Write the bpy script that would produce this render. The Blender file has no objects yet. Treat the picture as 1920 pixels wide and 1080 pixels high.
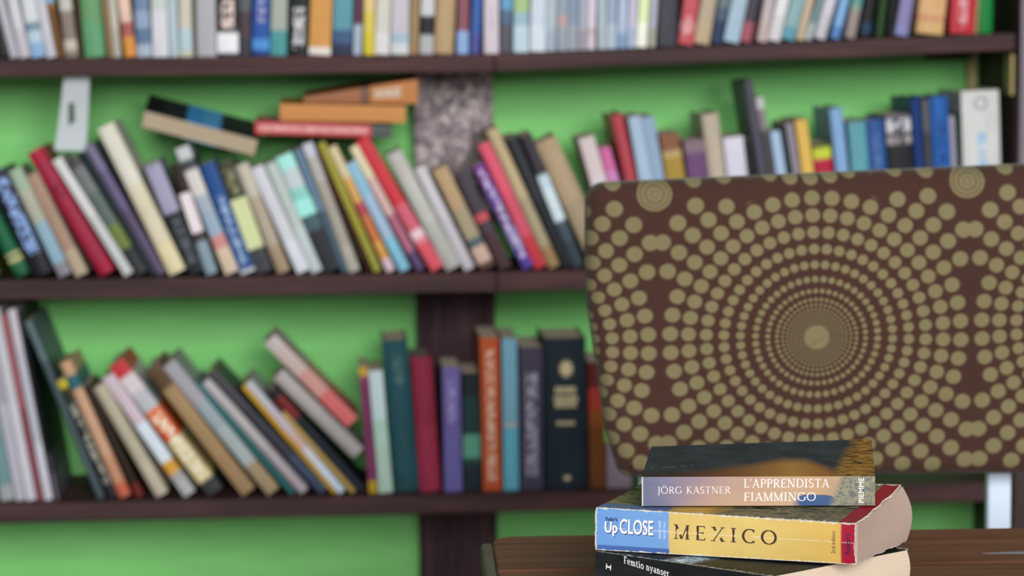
import bpy, bmesh, math, random
from mathutils import Vector, Matrix
R = math.radians
rnd = random.Random(7)
SC = bpy.context.scene
COL = SC.collection

# ------------------------------------------------------------------ camera
F_PX, PITCH, ROLL, YAW, CAM_H = 4790.0, R(6.2), R(.5), R(4.0), 1.225
CF = Vector((math.sin(YAW)*math.cos(PITCH), math.cos(YAW)*math.cos(PITCH), -math.sin(PITCH)))
_r = Vector((math.cos(YAW), -math.sin(YAW), 0)); _u = _r.cross(CF)
CR = _r*math.cos(ROLL) - _u*math.sin(ROLL)
CU = _u*math.cos(ROLL) + _r*math.sin(ROLL)
CC = Vector((0, 0, CAM_H))
cam_d = bpy.data.cameras.new('camera'); cam = bpy.data.objects.new('camera', cam_d); COL.objects.link(cam)
cam.matrix_world = Matrix.Translation(CC) @ Matrix((CR, CU, -CF)).transposed().to_4x4()
cam_d.sensor_width = 36; cam_d.lens = F_PX*36/1920
cam_d.clip_start = .05; cam_d.clip_end = 60
cam_d.dof.use_dof = True; cam_d.dof.focus_distance = 2.03
cam_d.dof.aperture_fstop = (cam_d.lens/1000)/.0126
SC.camera = cam

# ------------------------------------------------------------------ world, window light, exposure
w = bpy.data.worlds.new('world'); SC.world = w; w.use_nodes = True
w.node_tree.nodes['Background'].inputs[0].default_value = (.86, .93, 1, 1)
w.node_tree.nodes['Background'].inputs[1].default_value = .20
def area(name, loc, target, sx, sy, power, col):
    l = bpy.data.lights.new(name, 'AREA'); l.shape = 'RECTANGLE'; l.size = sx; l.size_y = sy; l.energy = power; l.color = col
    o = bpy.data.objects.new(name, l); COL.objects.link(o); o.location = loc
    o.rotation_euler = (Vector(target)-Vector(loc)).to_track_quat('-Z', 'Y').to_euler()
    return o
area('daylight_opening', (1.1, -5.0, 3.25), (.2, 4, .8), 5.0, 3.0, 880, (1, .98, .95))
SC.view_settings.view_transform = 'Standard'; SC.view_settings.look = 'None'
SC.view_settings.gamma = 1; SC.view_settings.use_curve_mapping = False
SC.view_settings.exposure = 0.0

# ------------------------------------------------------------------ helpers: pixel -> point on a plane of the place
def ray(x, y): return CF + CR*((x-960)/F_PX) - CU*((y-540)/F_PX)
def onY(x, y, Y): d = ray(x, y); return CC + d*((Y-CC.y)/d.y)
def onZ(x, y, Z): d = ray(x, y); return CC + d*((Z-CC.z)/d.z)
def proj(P):
    v = Vector(P)-CC; k = v.dot(CF)
    return 960+F_PX*v.dot(CR)/k, 540-F_PX*v.dot(CU)/k

def lin(h):
    h = h.lstrip('#')
    if len(h) == 3: h = ''.join(a*2 for a in h)
    o = []
    for i in (0, 2, 4):
        c = int(h[i:i+2], 16)/255
        o.append(c/12.92 if c <= .04045 else ((c+.055)/1.055)**2.4)
    return (*o, 1)

class NT:
    """small node-tree builder"""
    def __init__(s, name, rough=.5, spec=.5):
        s.m = bpy.data.materials.new(name); s.m.use_nodes = True
        s.t = s.m.node_tree; s.b = s.t.nodes['Principled BSDF']
        s.b.inputs['Roughness'].default_value = rough
        s.b.inputs['Specular IOR Level'].default_value = spec
    def n(s, typ, **kw):
        nd = s.t.nodes.new(typ)
        for k, v in kw.items(): setattr(nd, k, v)
        return nd
    def l(s, a, b): s.t.links.new(a, b)
    def put(s, sock, v):
        if hasattr(v, 'is_linked') or isinstance(v, bpy.types.NodeSocket): s.l(v, sock)
        else: sock.default_value = v[:3] if sock.type == 'VECTOR' and hasattr(v, '__len__') else v
    def math(s, op, a, b=0.0, clamp=False, c=None):
        nd = s.n('ShaderNodeMath', operation=op, use_clamp=clamp)
        s.put(nd.inputs[0], a); s.put(nd.inputs[1], b)
        if c is not None: s.put(nd.inputs[2], c)
        return nd.outputs[0]
    def mix(s, f, a, b):
        nd = s.n('ShaderNodeMix', data_type='RGBA')
        s.put(nd.inputs[0], f); s.put(nd.inputs[6], a); s.put(nd.inputs[7], b)
        return nd.outputs[2]
    def coord(s, kind='Object'): return s.n('ShaderNodeTexCoord').outputs[kind]
    def xyz(s, v):
        nd = s.n('ShaderNodeSeparateXYZ'); s.l(v, nd.inputs[0]); return nd.outputs
    def mapping(s, v, scale=(1, 1, 1), loc=(0, 0, 0), rot=(0, 0, 0)):
        nd = s.n('ShaderNodeMapping'); s.l(v, nd.inputs[0])
        nd.inputs[1].default_value = loc; nd.inputs[2].default_value = rot; nd.inputs[3].default_value = scale
        return nd.outputs[0]
    def noise(s, v, scale=5, detail=3, rough=.5, dist=0.0):
        nd = s.n('ShaderNodeTexNoise'); s.l(v, nd.inputs['Vector'])
        nd.inputs['Scale'].default_value = scale; nd.inputs['Detail'].default_value = detail
        nd.inputs['Roughness'].default_value = rough; nd.inputs['Distortion'].default_value = dist
        return nd.outputs[0]
    def ramp(s, f, stops, mode='LINEAR'):
        nd = s.n('ShaderNodeValToRGB'); s.put(nd.inputs[0], f); cr = nd.color_ramp; cr.interpolation = mode
        while len(cr.elements) < len(stops): cr.elements.new(.5)
        for e, (p, c) in zip(cr.elements, stops):
            e.position = p; e.color = lin(c) if isinstance(c, str) else c
        return nd.outputs[0]
    def band(s, f, a, b, soft):
        """1 between a and b"""
        up = s.math('DIVIDE', s.math('SUBTRACT', f, a-soft/2), soft, True)
        dn = s.math('DIVIDE', s.math('SUBTRACT', b+soft/2, f), soft, True)
        return s.math('MULTIPLY', up, dn)
    def color(s, c): s.put(s.b.inputs['Base Color'], lin(c) if isinstance(c, str) else c); return s
    def bump(s, h, strength=.3, dist=.001):
        nd = s.n('ShaderNodeBump'); nd.inputs['Strength'].default_value = strength; nd.inputs['Distance'].default_value = dist
        s.l(h, nd.inputs['Height']); s.l(nd.outputs[0], s.b.inputs['Normal'])

def mesh_obj(name, verts, faces, mats, parent=None, fm=None, uvs=None, smooth=False, loc=None):
    me = bpy.data.meshes.new(name); me.from_pydata([tuple(v) for v in verts], [], faces); me.update()
    for m in (mats if isinstance(mats, (list, tuple)) else [mats]): me.materials.append(m)
    if fm:
        for p, i in zip(me.polygons, fm): p.material_index = i
    if uvs:
        ul = me.uv_layers.new(name='UVMap')
        for lp in me.loops: ul.data[lp.index].uv = uvs[lp.vertex_index]
    if smooth:
        for p in me.polygons: p.use_smooth = True
    o = bpy.data.objects.new(name, me); COL.objects.link(o)
    if parent: o.parent = parent
    if loc: o.location = loc
    return o
def bm_obj(name, bm, mat, parent=None, smooth=False):
    me = bpy.data.meshes.new(name); bm.normal_update(); bm.to_mesh(me); bm.free()
    for m in (mat if isinstance(mat, (list, tuple)) else [mat]): me.materials.append(m)
    if smooth:
        for p in me.polygons: p.use_smooth = True
    o = bpy.data.objects.new(name, me); COL.objects.link(o)
    if parent: o.parent = parent
    return o
def bm_box(bm, x0, x1, y0, y1, z0, z1, bev=0.0, seg=2, M=None):
    t = bmesh.new()
    bmesh.ops.create_cube(t, size=1)
    bmesh.ops.scale(t, vec=(x1-x0, y1-y0, z1-z0), verts=t.verts)
    bmesh.ops.translate(t, vec=((x0+x1)/2, (y0+y1)/2, (z0+z1)/2), verts=t.verts)
    if bev: bmesh.ops.bevel(t, geom=t.edges[:], offset=bev, segments=seg, affect='EDGES', profile=.5)
    if M: bmesh.ops.transform(t, matrix=M, verts=t.verts)
    me = bpy.data.meshes.new('tmp'); t.to_mesh(me); t.free(); bm.from_mesh(me); bpy.data.meshes.remove(me)
def box_obj(name, x0, x1, y0, y1, z0, z1, mat, parent=None, bev=0.0, seg=2, M=None):
    bm = bmesh.new(); bm_box(bm, x0, x1, y0, y1, z0, z1, bev, seg, M); return bm_obj(name, bm, mat, parent)
def empty(name, loc, rot=(0, 0, 0), label=None, cat=None, group=None):
    o = bpy.data.objects.new(name, None); COL.objects.link(o); o.location = loc; o.rotation_euler = rot
    o.empty_display_size = .02
    return tag(o, label, cat, group) if label else o
def tag(o, label, cat, group=None):
    assert 4 <= len(label.split()) <= 16, (len(label.split()), label)
    assert label not in LABELS, label
    LABELS.add(label)
    o['label'] = label; o['category'] = cat
    if group: o['group'] = group
    return o
LABELS = set()

# ------------------------------------------------------------------ materials of the place
def wood(name, c0, c1, c2, axis='x', rough=.45, scale=1.0, spec=.5):
    s = NT(name, rough, spec); v = s.coord()
    sc = {'x': (2.2, 34, 34), 'y': (34, 2.2, 34), 'z': (34, 34, 2.2)}[axis]
    g = s.noise(s.mapping(v, tuple(a*scale for a in sc)), 1.6, 6, .62, .6)
    g2 = s.noise(s.mapping(v, tuple(a*scale*.35 for a in sc)), 1.3, 3, .5, .2)
    f = s.math('ADD', s.math('MULTIPLY', g, .6), s.math('MULTIPLY', g2, .4))
    s.color(s.ramp(f, [(.34, c0), (.5, c1), (.66, c2)]))
    s.put(s.b.inputs['Roughness'], s.math('ADD', s.math('MULTIPLY', g2, .25), rough-.12))
    s.bump(g, .25, .0008)
    return s.m
M_SHELF = wood('dark stained shelf wood', '281819', '3d292b', '563637', rough=.6, spec=.2)
M_POST = wood('dark post wood', '20161a', '34252a', '4c383b', 'z', rough=.7, spec=.15)
M_PANEL = wood('end panel wood', '1c100e', '2c1a17', '3a2420', 'z', rough=.6)
def mottled():
    s = NT('weathered grey post wood', .75); v = s.coord()
    a = s.noise(v, 48, 6, .7, .4); b = s.noise(s.mapping(v, (1, 1, .6)), 120, 4, .6)
    f = s.math('ADD', s.math('MULTIPLY', a, .65), s.math('MULTIPLY', b, .35))
    s.color(s.ramp(f, [(.38, '352b2f'), (.46, '75686e'), (.54, 'a89ca0'), (.63, 'e6deda')]))
    s.bump(b, .4, .002)
    return s.m
M_MOTTLED = mottled()
def wallmat():
    s = NT('green wall paint', .6, .3); v = s.coord()
    n = s.noise(s.mapping(v, (1, 1, 6)), 9, 4, .55)
    n2 = s.noise(s.mapping(v, (1, 1, 8)), 60, 2, .5)
    s.color(s.ramp(n, [(.3, '74c26c'), (.7, '7dcb75')])); s.bump(n2, .12, .001)
    return s.m
M_WALL = wallmat()
def floormat():
    s = NT('floor tile', .5); v = s.coord(); s.color(s.ramp(s.noise(v, 6, 4), [(.3, '7d7064'), (.7, '94877a')])); return s.m
M_FLOOR = floormat()
def simple(name, c, rough=.5, spec=.5, metal=0.0, var=.06):
    s = NT(name, rough, spec); s.b.inputs['Metallic'].default_value = metal
    base = lin(c); n = s.noise(s.coord(), 40, 3)
    s.color(s.mix(n, tuple(x*(1-var) for x in base[:3])+(1,), tuple(min(1, x*(1+var)) for x in base[:3])+(1,)))
    return s.m
M_BRASS = simple('pale brass', 'a89a68', .45, .5, .3)
M_PAINTED = simple('pale blue grey painted metal', 'c3d2e6', .4)

# ------------------------------------------------------------------ the setting
SHELF_Y0, WALL_Y = 3.95, 4.2
def structure(o): o['kind'] = 'structure'; return o
structure(box_obj('wall_back', -4, 4.5, WALL_Y, WALL_Y+.15, 0, 3.0, M_WALL))
structure(box_obj('floor', -4, 4.5, -6.5, WALL_Y+.15, -.08, 0, M_FLOOR))

# bookcase: shelves, uprights behind them, end panel
PANEL_X = 1.074
bc = empty('bookcase', (.2, 4.07, 0), label='dark stained open bookcase fixed to the green wall', cat='bookcase')
def bpart(name, x0, x1, y0, y1, z0, z1, mat, bev=.002, slope=0.0):
    o = box_obj(name, x0-.2, x1-.2, y0-4.07, y1-4.07, z0, z1, mat, bc, bev)
    if slope:
        for v in o.data.vertices: v.co.z += slope*(v.co.x-(x0-.2))
    return o
JX = .252
Z1, Z2, Z3 = 1.158, .819, .470
S1 = .031; S2 = .014
bpart('shelf_board', -1.25, JX, SHELF_Y0, WALL_Y, Z1-.027, Z1, M_SHELF)
bpart('shelf_board', JX+.001, PANEL_X-.004, SHELF_Y0, WALL_Y, Z1-.027, Z1, M_SHELF, slope=S1)
bpart('shelf_board', -1.25, JX, SHELF_Y0, WALL_Y, Z2-.030, Z2, M_SHELF)
bpart('shelf_board', JX+.001, PANEL_X-.003, SHELF_Y0, WALL_Y, Z2-.030, Z2, M_SHELF, slope=S2)
bpart('shelf_board', -1.25, PANEL_X-.003, SHELF_Y0, WALL_Y, Z3-.030, Z3, M_SHELF)
bpart('shelf_board', -1.25, PANEL_X-.003, SHELF_Y0, WALL_Y, .06, .09, M_SHELF)
bpart('shelf_board', -1.25, PANEL_X-.003, SHELF_Y0, WALL_Y, 1.50, 1.53, M_SHELF)
PX0, PX1, PY = .134, .262, 4.155
for a, b, m in ((Z1, 1.50, M_POST), (Z2, Z1-.027, M_MOTTLED), (Z3, Z2-.03, M_POST), (.09, Z3-.03, M_POST), (0, .06, M_POST)):
    bpart('upright', PX0, PX1, PY, WALL_Y-.001, a+.001, b-.001, m, .003)
bpart('end_panel', PANEL_X, PANEL_X+.028, SHELF_Y0-.004, WALL_Y, 0, 1.75, M_PANEL, .002)
bpart('panel_edging', PANEL_X+.001, PANEL_X+.03, SHELF_Y0-.012, SHELF_Y0-.005, Z2, 1.75, simple('grey violet edging', '6f6470', .5), .001)
bpart('end_panel', -1.279, -1.251, SHELF_Y0, WALL_Y, 0, 1.75, M_PANEL, .002)
bpart('metal_strip', PANEL_X-.006, PANEL_X-.0005, SHELF_Y0+.02, SHELF_Y0+.06, 1.085, 1.150, M_BRASS, .001)
bpart('metal_strip', PANEL_X-.021, PANEL_X-.007, WALL_Y-.02, WALL_Y-.0005, .86, 1.150, M_BRASS, .001)
bpart('cleat', PANEL_X-.09, PANEL_X-.022, WALL_Y-.03, WALL_Y-.0005, 1.139, 1.151, M_PANEL, .001)
def shelf_z(row, x):
    if row == 1: return Z1 if x < JX else Z1+S1*(x-JX)
    if row == 2: return Z2 if x < JX else Z2+S2*(x-JX)
    return Z3

# ------------------------------------------------------------------ books on the shelves
PAGE = {}
def page_mat(c):
    if c not in PAGE:
        s = NT('paper '+c, .8, .2); v = s.coord()
        n = s.noise(s.mapping(v, (900, 8, 3)), 1, 2, .5)
        b = lin(c); s.color(s.mix(n, tuple(x*.72 for x in b[:3])+(1,), b))
        PAGE[c] = s.m
    return PAGE[c]
def page_flat(c):
    s = NT('flat paper '+c, .85, .1); v = s.coord(); n = s.noise(s.mapping(v, (10, 10, 1100)), 1, 2, .5); n2 = s.noise(s.mapping(v, (20, 20, 60)), 1, 3, .5)
    b = lin(c); s.color(s.mix(s.math('ADD', s.math('MULTIPLY', n, .5), s.math('MULTIPLY', n2, .5)), tuple(x*.78 for x in b[:3])+(1,), tuple(min(1, x*1.06) for x in b[:3])+(1,)))
    s.bump(n, .2, .0004); return s.m
def cover_mat(name, stops, H, t, text=None, rough=.38):
    """flat print on a cover: colour bands along the book's height, and a blurred line of print"""
    s = NT(name, rough, .12); v = s.coord(); x, y, z = s.xyz(v)
    f = s.math('DIVIDE', z, H)
    col = s.ramp(f, stops) if len(stops) > 1 else lin(stops[0][1])
    n = s.noise(s.mapping(v, (30, 30, 10)), 1.5, 3)
    if text:
        a, b, tc, wd = text
        blk = s.noise(s.mapping(v, (110, 0, 120)), 1, 2, .6)
        ink = s.math('MULTIPLY', s.math('GREATER_THAN', blk, .48), s.band(f, a, b, .01))
        ink = s.math('MULTIPLY', ink, s.band(s.math('DIVIDE', x, t), .5-wd/2, .5+wd/2, .05))
        ink = s.math('MULTIPLY', ink, s.math('LESS_THAN', y, .006))
        col = s.mix(ink, col, lin(tc))
    dk = s.math('ADD', s.math('MULTIPLY', n, .3), .71)
    mm = s.n('ShaderNodeVectorMath', operation='SCALE'); s.put(mm.inputs[0], col); s.l(dk, mm.inputs['Scale'])
    s.l(mm.outputs[0], s.b.inputs['Base Color'])
    return s.m
def book_meshes(root, t, H, D, cm, pm, hard, bulge=None):
    """cover (spine and two boards, one folded shell) and page block; x thickness, y depth, z height, spine at y=0"""
    s = min(.0022 if hard else .0007, t*.2); g = .003 if hard else .0007
    bl = (.0045 if hard else .0012) if bulge is None else bulge
    bl = min(bl, t*.3)
    n = 7
    out = [(0, D)] + [(t*k/(n-1), bl*(2*k/(n-1)-1)**2) for k in range(n)] + [(t, D)]
    inn = [(t-s, D), (t-s, bl+s), (s, bl+s), (s, D)]
    prof = out+inn; N = len(prof)
    vs = [(x, y, 0) for x, y in prof]+[(x, y, H) for x, y in prof]
    fs = [(i, (i+1) % N, N+(i+1) % N, N+i) for i in range(N)]
    fs += [tuple(range(N-1, -1, -1)), tuple(range(N, 2*N))]
    c = mesh_obj('cover', vs, fs, cm, root)
    bm = bmesh.new(); bm_box(bm, s+.0001, t-s-.0001, bl+s+.0002, D-g, g, H-g)
    p = bm_obj('page_block', bm, pm, root)
    return c, p
def parse(st, vis=1.0):
    """'c' or 'c .4 c .7 c' from the bottom up -> ramp stops with crisp but not razor edges"""
    tok = st.split(); out = [(0.0, tok[0])]
    for i in range(1, len(tok), 2):
        p = float(tok[i])*vis
        out += [(max(0, p-.012), tok[i-1]), (min(1, p+.012), tok[i+1])]
    return out

def poly(b):
    ca, sa = math.cos(b['a']), math.sin(b['a']); x, z, t, H = b['x'], b['z'], b['t'], b['H']
    P = lambda u, v: (x+u*ca+v*sa, z-u*sa+v*ca)
    return [P(0, 0), P(t, 0), P(t, H), P(0, H)]
def overlap(A, B):
    best = 1e9
    for P in (A, B):
        for i in range(4):
            ex, ez = P[(i+1) % 4][0]-P[i][0], P[(i+1) % 4][1]-P[i][1]
            L = math.hypot(ex, ez); nx, nz = ez/L, -ex/L
            pa = [p[0]*nx+p[1]*nz for p in A]; pb = [p[0]*nx+p[1]*nz for p in B]
            o = min(max(pa), max(pb))-max(min(pa), min(pb))
            best = min(best, o)
    return best
def seat(b):
    """lowest corner on the shelf"""
    b['z'] = 0; zs = shelf_z(b['row'], b['x'])
    if b['a'] > 0: zs = shelf_z(b['row'], b['x']+b['t']*math.cos(b['a'])); b['z'] = zs+b['t']*math.sin(b['a'])+.0004
    else: b['z'] = zs+.0004
    b['z'] += b.get('up', 0)
YS = {1: 3.972, 2: 3.975, 3: 3.972}
YLINE = {1: 107, 2: 518, 3: 925}
def layout(row, data):
    L = []
    for e in data:
        xb, xt, yt, wh, short, detail, st = e[:7]; o = e[7] if len(e) > 7 else {}
        ys = YS[row]+o.get('d', 0)
        y = YLINE[row]; P = onY(xb, y, ys)
        for _ in range(4):
            zz = shelf_z(row, P.x)+o.get('up', 0); q = proj((P.x, ys, zz)); P = onY(xb, q[1], ys)
        T = onY(xt, yt, ys); W = onY(xb+wh, q[1], ys)
        dx, dz = T.x-P.x, T.z-P.z; a = math.atan2(dx, dz); vis = math.hypot(dx, dz)
        H = o.get('H', vis); t = (W.x-P.x)*math.cos(a)
        b = dict(row=row, x=P.x, a=a, t=t, H=H, ys=ys, vis=vis/H, short=short, detail=detail, st=st, o=o, up=o.get('up', 0),
                 D=o.get('D', min(.62*H, .15)), t0=t)
        b['D'] = min(b['D'], WALL_Y-.004-ys)
        if row != 1 and PX0-.03 < P.x < PX1+.25 and H > 0: b['D'] = min(b['D'], PY-.004-ys)
        seat(b); L.append(b)
    for i, b in enumerate(L):
        if b['o'].get('free'): continue
        for _ in range(260):
            bad = None
            for j in range(max(0, i-4), i):
                a = L[j]
                if a['o'].get('free') or a['ys'] > b['ys']+b['D'] or b['ys'] > a['ys']+a['D']: continue
                if overlap(poly(a), poly(b)) > -.0002: bad = a; break
            if bad is None: break
            if bad['t'] > .72*bad['t0']: bad['t'] *= .985; seat(bad)
            elif b['a'] < bad['a']-.003: b['a'] += .004; seat(b)
            elif b['a'] > bad['a']+.003 and bad['a'] < 0 and b['a'] < 0 and False: pass
            else: b['x'] += .0006; seat(b)
    return L
def build_row(L, where, group):
    shorts = [b['short'] for b in L]
    for i, b in enumerate(L):
        prv = shorts[i-1] if i else None; nxt = shorts[i+1] if i+1 < len(L) else None
        head = (b['short']+' '+b['detail']).strip()
        cands = []
        if prv and nxt: cands.append(f'{head} between {prv} and {nxt} on {where}')
        if prv and nxt: cands.append(f'{b["short"]} between {prv} and {nxt} on {where}')
        if prv: cands.append(f'{head} beside {prv} on {where}')
        if nxt: cands.append(f'{head} beside {nxt} on {where}')
        label = next(c for c in cands if len(c.split()) <= 16 and c not in LABELS)
        o = b['o']
        r = empty('book', (b['x'], b['ys'], b['z']), (0, b['a'], 0), label, 'book', group)
        tx = o.get('text')
        if tx: tx = (tx[0]*b['vis'], tx[1]*b['vis'], tx[2], tx[3] if len(tx) > 3 else .5)
        cm = cover_mat('cover '+b['short'], parse(b['st'], b['vis']), b['H'], b['t'], tx, o.get('rough', .42))
        book_meshes(r, b['t'], b['H'], b['D'], cm, page_mat(o.get('pg', 'd8cbb4')), o.get('hard', False))
        if o.get('stamp'): gold_stamp(r, b['t'], b['H'])
        if o.get('ring'): ring_mark(r, b['t'], b['H'])
        st = o.get('label')
        if st:      # paper sticker on the spine: a part with its own look
            z0, z1, c = st; t = b['t']; H = b['H']
            box_obj('sticker', -.0004, t+.0004, -.0006, .02, z0*H, z1*H, simple('sticker paper', c, .6), r, .0002, 1)

# each book: x of its lower corner, x and y of its upper corner, width (photo pixels on the spine plane), kind, detail, colours from the bottom up, options
ROW1 = [
 (-34,-62,0,28,'tall black paperback','','15120f'),
 (-4,-36,0,22,'plain dark paperback','','1c1a18'),  # one even near-black cover colour
 (20,-9,0,16,'slim lilac-grey paperback','','b9b8c4'),
 (38,13,0,20,'pale lilac paperback','','c6c3ce .5 d3d2da'),
 (60,39,0,26,'sky-streaked white paperback','','8fb6dd .25 bdd2e4 .45 7c93a8 .6 d5dbe2'),
 (88,66,0,19,'plain white-lilac paperback','','c9c9d4'),
 (108,86,0,14,'brown paperback','with blue top band','6d4a22 .8 8a5a28 .93 86b8d4',{'H':.155}),
 (124,110,0,23,'taupe paperback','with pale bands','8c8278 .12 c9c2b4 .3 8a7d76 .8 c6c3bd',{'H':.175}),
 (148,140,0,10,'thin dark brown paperback','','4c3a28'),
 (159,148,0,43,'thick green hardback','','66a377 .6 6c9e70',{'H':.2,'hard':True}),
 (203,191,0,10,'thin tan-brown paperback','','94795a'),
 (214,203,0,19,'beige-grey paperback','','b9b5a8 .5 c8c4b6'),
 (235,218,0,21,'pink-topped orange paperback','','dd9547 .35 a8605e .6 e0c2b4 .8 edc9b4'),
 (258,251,0,27,'steel blue paperback','with pale base','a9bacf .22 5f7c9c .5 93a7c6 .8 7288a8'),
 (287,283,0,31,'chunky white paperback','','d9dae4 .8 c6d0d0'),
 (319,314,0,17,'pale blue-grey paperback','','b8c9d4'),
 (338,335,0,23,'cream paperback','with bluish base','c9ccb4 .1 b9d0dc .5 cfc9bb'),
 (362,361,0,7,'thin olive paperback','','74705c'),
 (370,365,0,36,'wide silver-grey paperback','','b0b0b8'),
 (408,407,0,39,'black paperback','with white block','23252c .06 f2f4fb .42 1d1c20',{'text':(.5,1,'f0d8d4',.6)}),
 (448,448,0,22,'grey-brown dark paperback','','3a3a44 .3 4b3f45 .8 5a6068'),
 (473,474,0,32,'bright royal-blue paperback','','1d3f86 .1 4f94de .3 2454a6 .6 2a4f9c',{'text':(.6,1,'b7b4d8',.4)}),
 (507,509,0,30,'teal paperback','with grey panel','4f9a9f .45 a7b0a8'),
 (541,544,0,36,'black paperback','with white title','1b1f24',{'text':(.12,.85,'d8d8de',.55)}),
 (579,583,0,42,'orange hardback','with white base','e8e4dc .14 d39a52',{'H':.2}),
 (623,626,0,36,'blue-to-navy teal hardback','','2a3350 .2 3f5c86 .45 5d9aac',{'H':.205}),
 (662,665,0,19,'purple-topped white paperback','','aebdd0 .55 5f3a52'),
 (682,683,0,20,'yellow paperback','','d9c93e .4 ddc95f .8 e6c98a'),
 (703,706,0,27,'cream-white paperback','','e2e0e0 .4 d3d4ca'),
 (733,735,0,33,'broad lilac-grey paperback','','d8dce2 .2 a8c2d2 .38 c9c4d0'),
 (768,771,0,16,'tan paperback','','a2865f'),
 (787,790,0,25,'black-and-white paperback','','b9babe .35 23242a .7 cfd2d6'),
 (814,819,0,41,'wide tan hardback','','bda27d',{'H':.2,'hard':True}),
 (857,859,0,21,'maroon paperback','with blue base','93b4e4 .42 8d5864'),
 (882,886,0,24,'cobalt blue paperback','','5058a0 .4 4064ae'),
 (908,908,0,27,'lilac-white paperback','','d8ced8',{'text':(.4,.9,'c2b6c6',.3)}),
 (938,940,0,24,'charcoal-blue paperback','','5a5a68 .55 54708c .8 6ba4d0'),
 (963,964,0,28,'turquoise-edged pale paperback','','c3dbe8 .5 9dbdcf .75 a8c890'),
 (994,996,0,28,'ice-blue paperback','','d9e6f2 .5 cfdcec'),
 (1023,1025,0,20,'pale blue-grey booklet','','a8b8ca .4 b4c4d0'),
 (1045,1046,0,19,'pink-spotted grey paperback','','a0aab4 .5 c4a4a4 .68 98a8b8'),
 (1065,1066,0,18,'slate-grey paperback','','a4acba .5 8c9db4'),
 (1084,1086,0,17,'lilac-grey booklet','','a3a0ae .4 aab0c0'),
 (1102,1104,0,18,'pinkish-white paperback','','ded4e0 .3 cfb8b4 .42 e2d6ea'),
 (1121,1121,0,16,'grey-blue booklet','','b4c2cc'),
 (1138,1139,0,18,'foggy blue booklet','','b8c8d8 .5 9db0c8'),
 (1158,1160,0,17,'light blue booklet','','8ba8ce .3 b4c6e2'),
 (1176,1180,0,16,'violet-blue booklet','','b0bed8 .4 c8c6dc'),
 (1193,1199,0,22,'glare-painted white paperback','','fbfff2 .5 e8f4c0'),  # glare on the spine is painted into its near-white colour
 (1217,1222,0,16,'grey-cream paperback','','b4b2a8 .4 b8bcd0'),
 (1234,1236,0,34,'charcoal hardback','','3f424a',{'H':.2}),
 (1272,1284,0,28,'red paperback','leaning','c85560 .3 d0868a .5 c65864',{'text':(.15,.6,'e8b0b0',.5)}),
 (1302,1317,0,28,'tan-and-lilac paperback','','c2ad8c .5 b9a894'),
 (1333,1350,0,22,'navy paperback','with grey blotches','2c3b5c .5 4c5f74 .8 6d7d84'),
 (1357,1375,0,29,'powder blue paperback','','a8c4da .4 a9c2d6'),
 (1388,1407,0,28,'charcoal paperback','with rose base','a8596a .45 47424c'),
 (1420,1434,0,21,'pinkish-grey paperback','','c8b4b0 .5 c2b6bc'),
 (1441,1459,0,22,'leaning white paperback','','dad8de .6 e6e8ea'),
 (1465,1486,0,27,'dusty teal paperback','','5fa0b4 .3 8fb2b8'),
 (1493,1513,0,16,'beige paperback','','c8b49a'),
 (1510,1534,0,16,'teal-grey booklet','','b8c4c8 .4 7d9aa2'),
 (1527,1549,0,28,'white-lilac leaning paperback','','c8c8d2 .6 d2cfdc'),
 (1558,1577,0,23,'sky-blue paperback','','5a8ac8 .3 84b0e0'),
 (1585,1600,0,26,'taupe paperback','with teal top','9a908e .7 8aa096 .85 5aa094'),
 (1613,1622,0,28,'black paperback','with navy patch','15171a .1 1c3a56 .4 18191c'),
 (1642,1645,0,21,'dark green paperback','','22401c'),
 (1664,1668,0,13,'thin black paperback','','17181a'),
 (1678,1690,0,34,'lavender paperback','','8a8cc4 .3 8a84b4',{'H':.19}),
 (1719,1722,0,53,'thick peach hardback','with red emblem','d8b27a .3 d3a87c .36 d09070 .5 dcb080',{'H':.2,'hard':True}),
 (1781,1785,0,45,'thick red hardback','with white print','c0303c',{'H':.205,'text':(.15,1,'e4b0b8',.35)}),
 (1828,1832,0,7,'thin tan booklet','','b0a070'),
 (1836,1838,0,24,'bright green paperback','','0e8038'),
]
for _i, _e in enumerate(ROW1):
    _o = dict(_e[7]) if len(_e) > 7 else {}
    _o.setdefault('H', .168+.03*rnd.random()); _o.setdefault('d', .012*rnd.random())
    ROW1[_i] = _e[:7]+(_o,)
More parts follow.
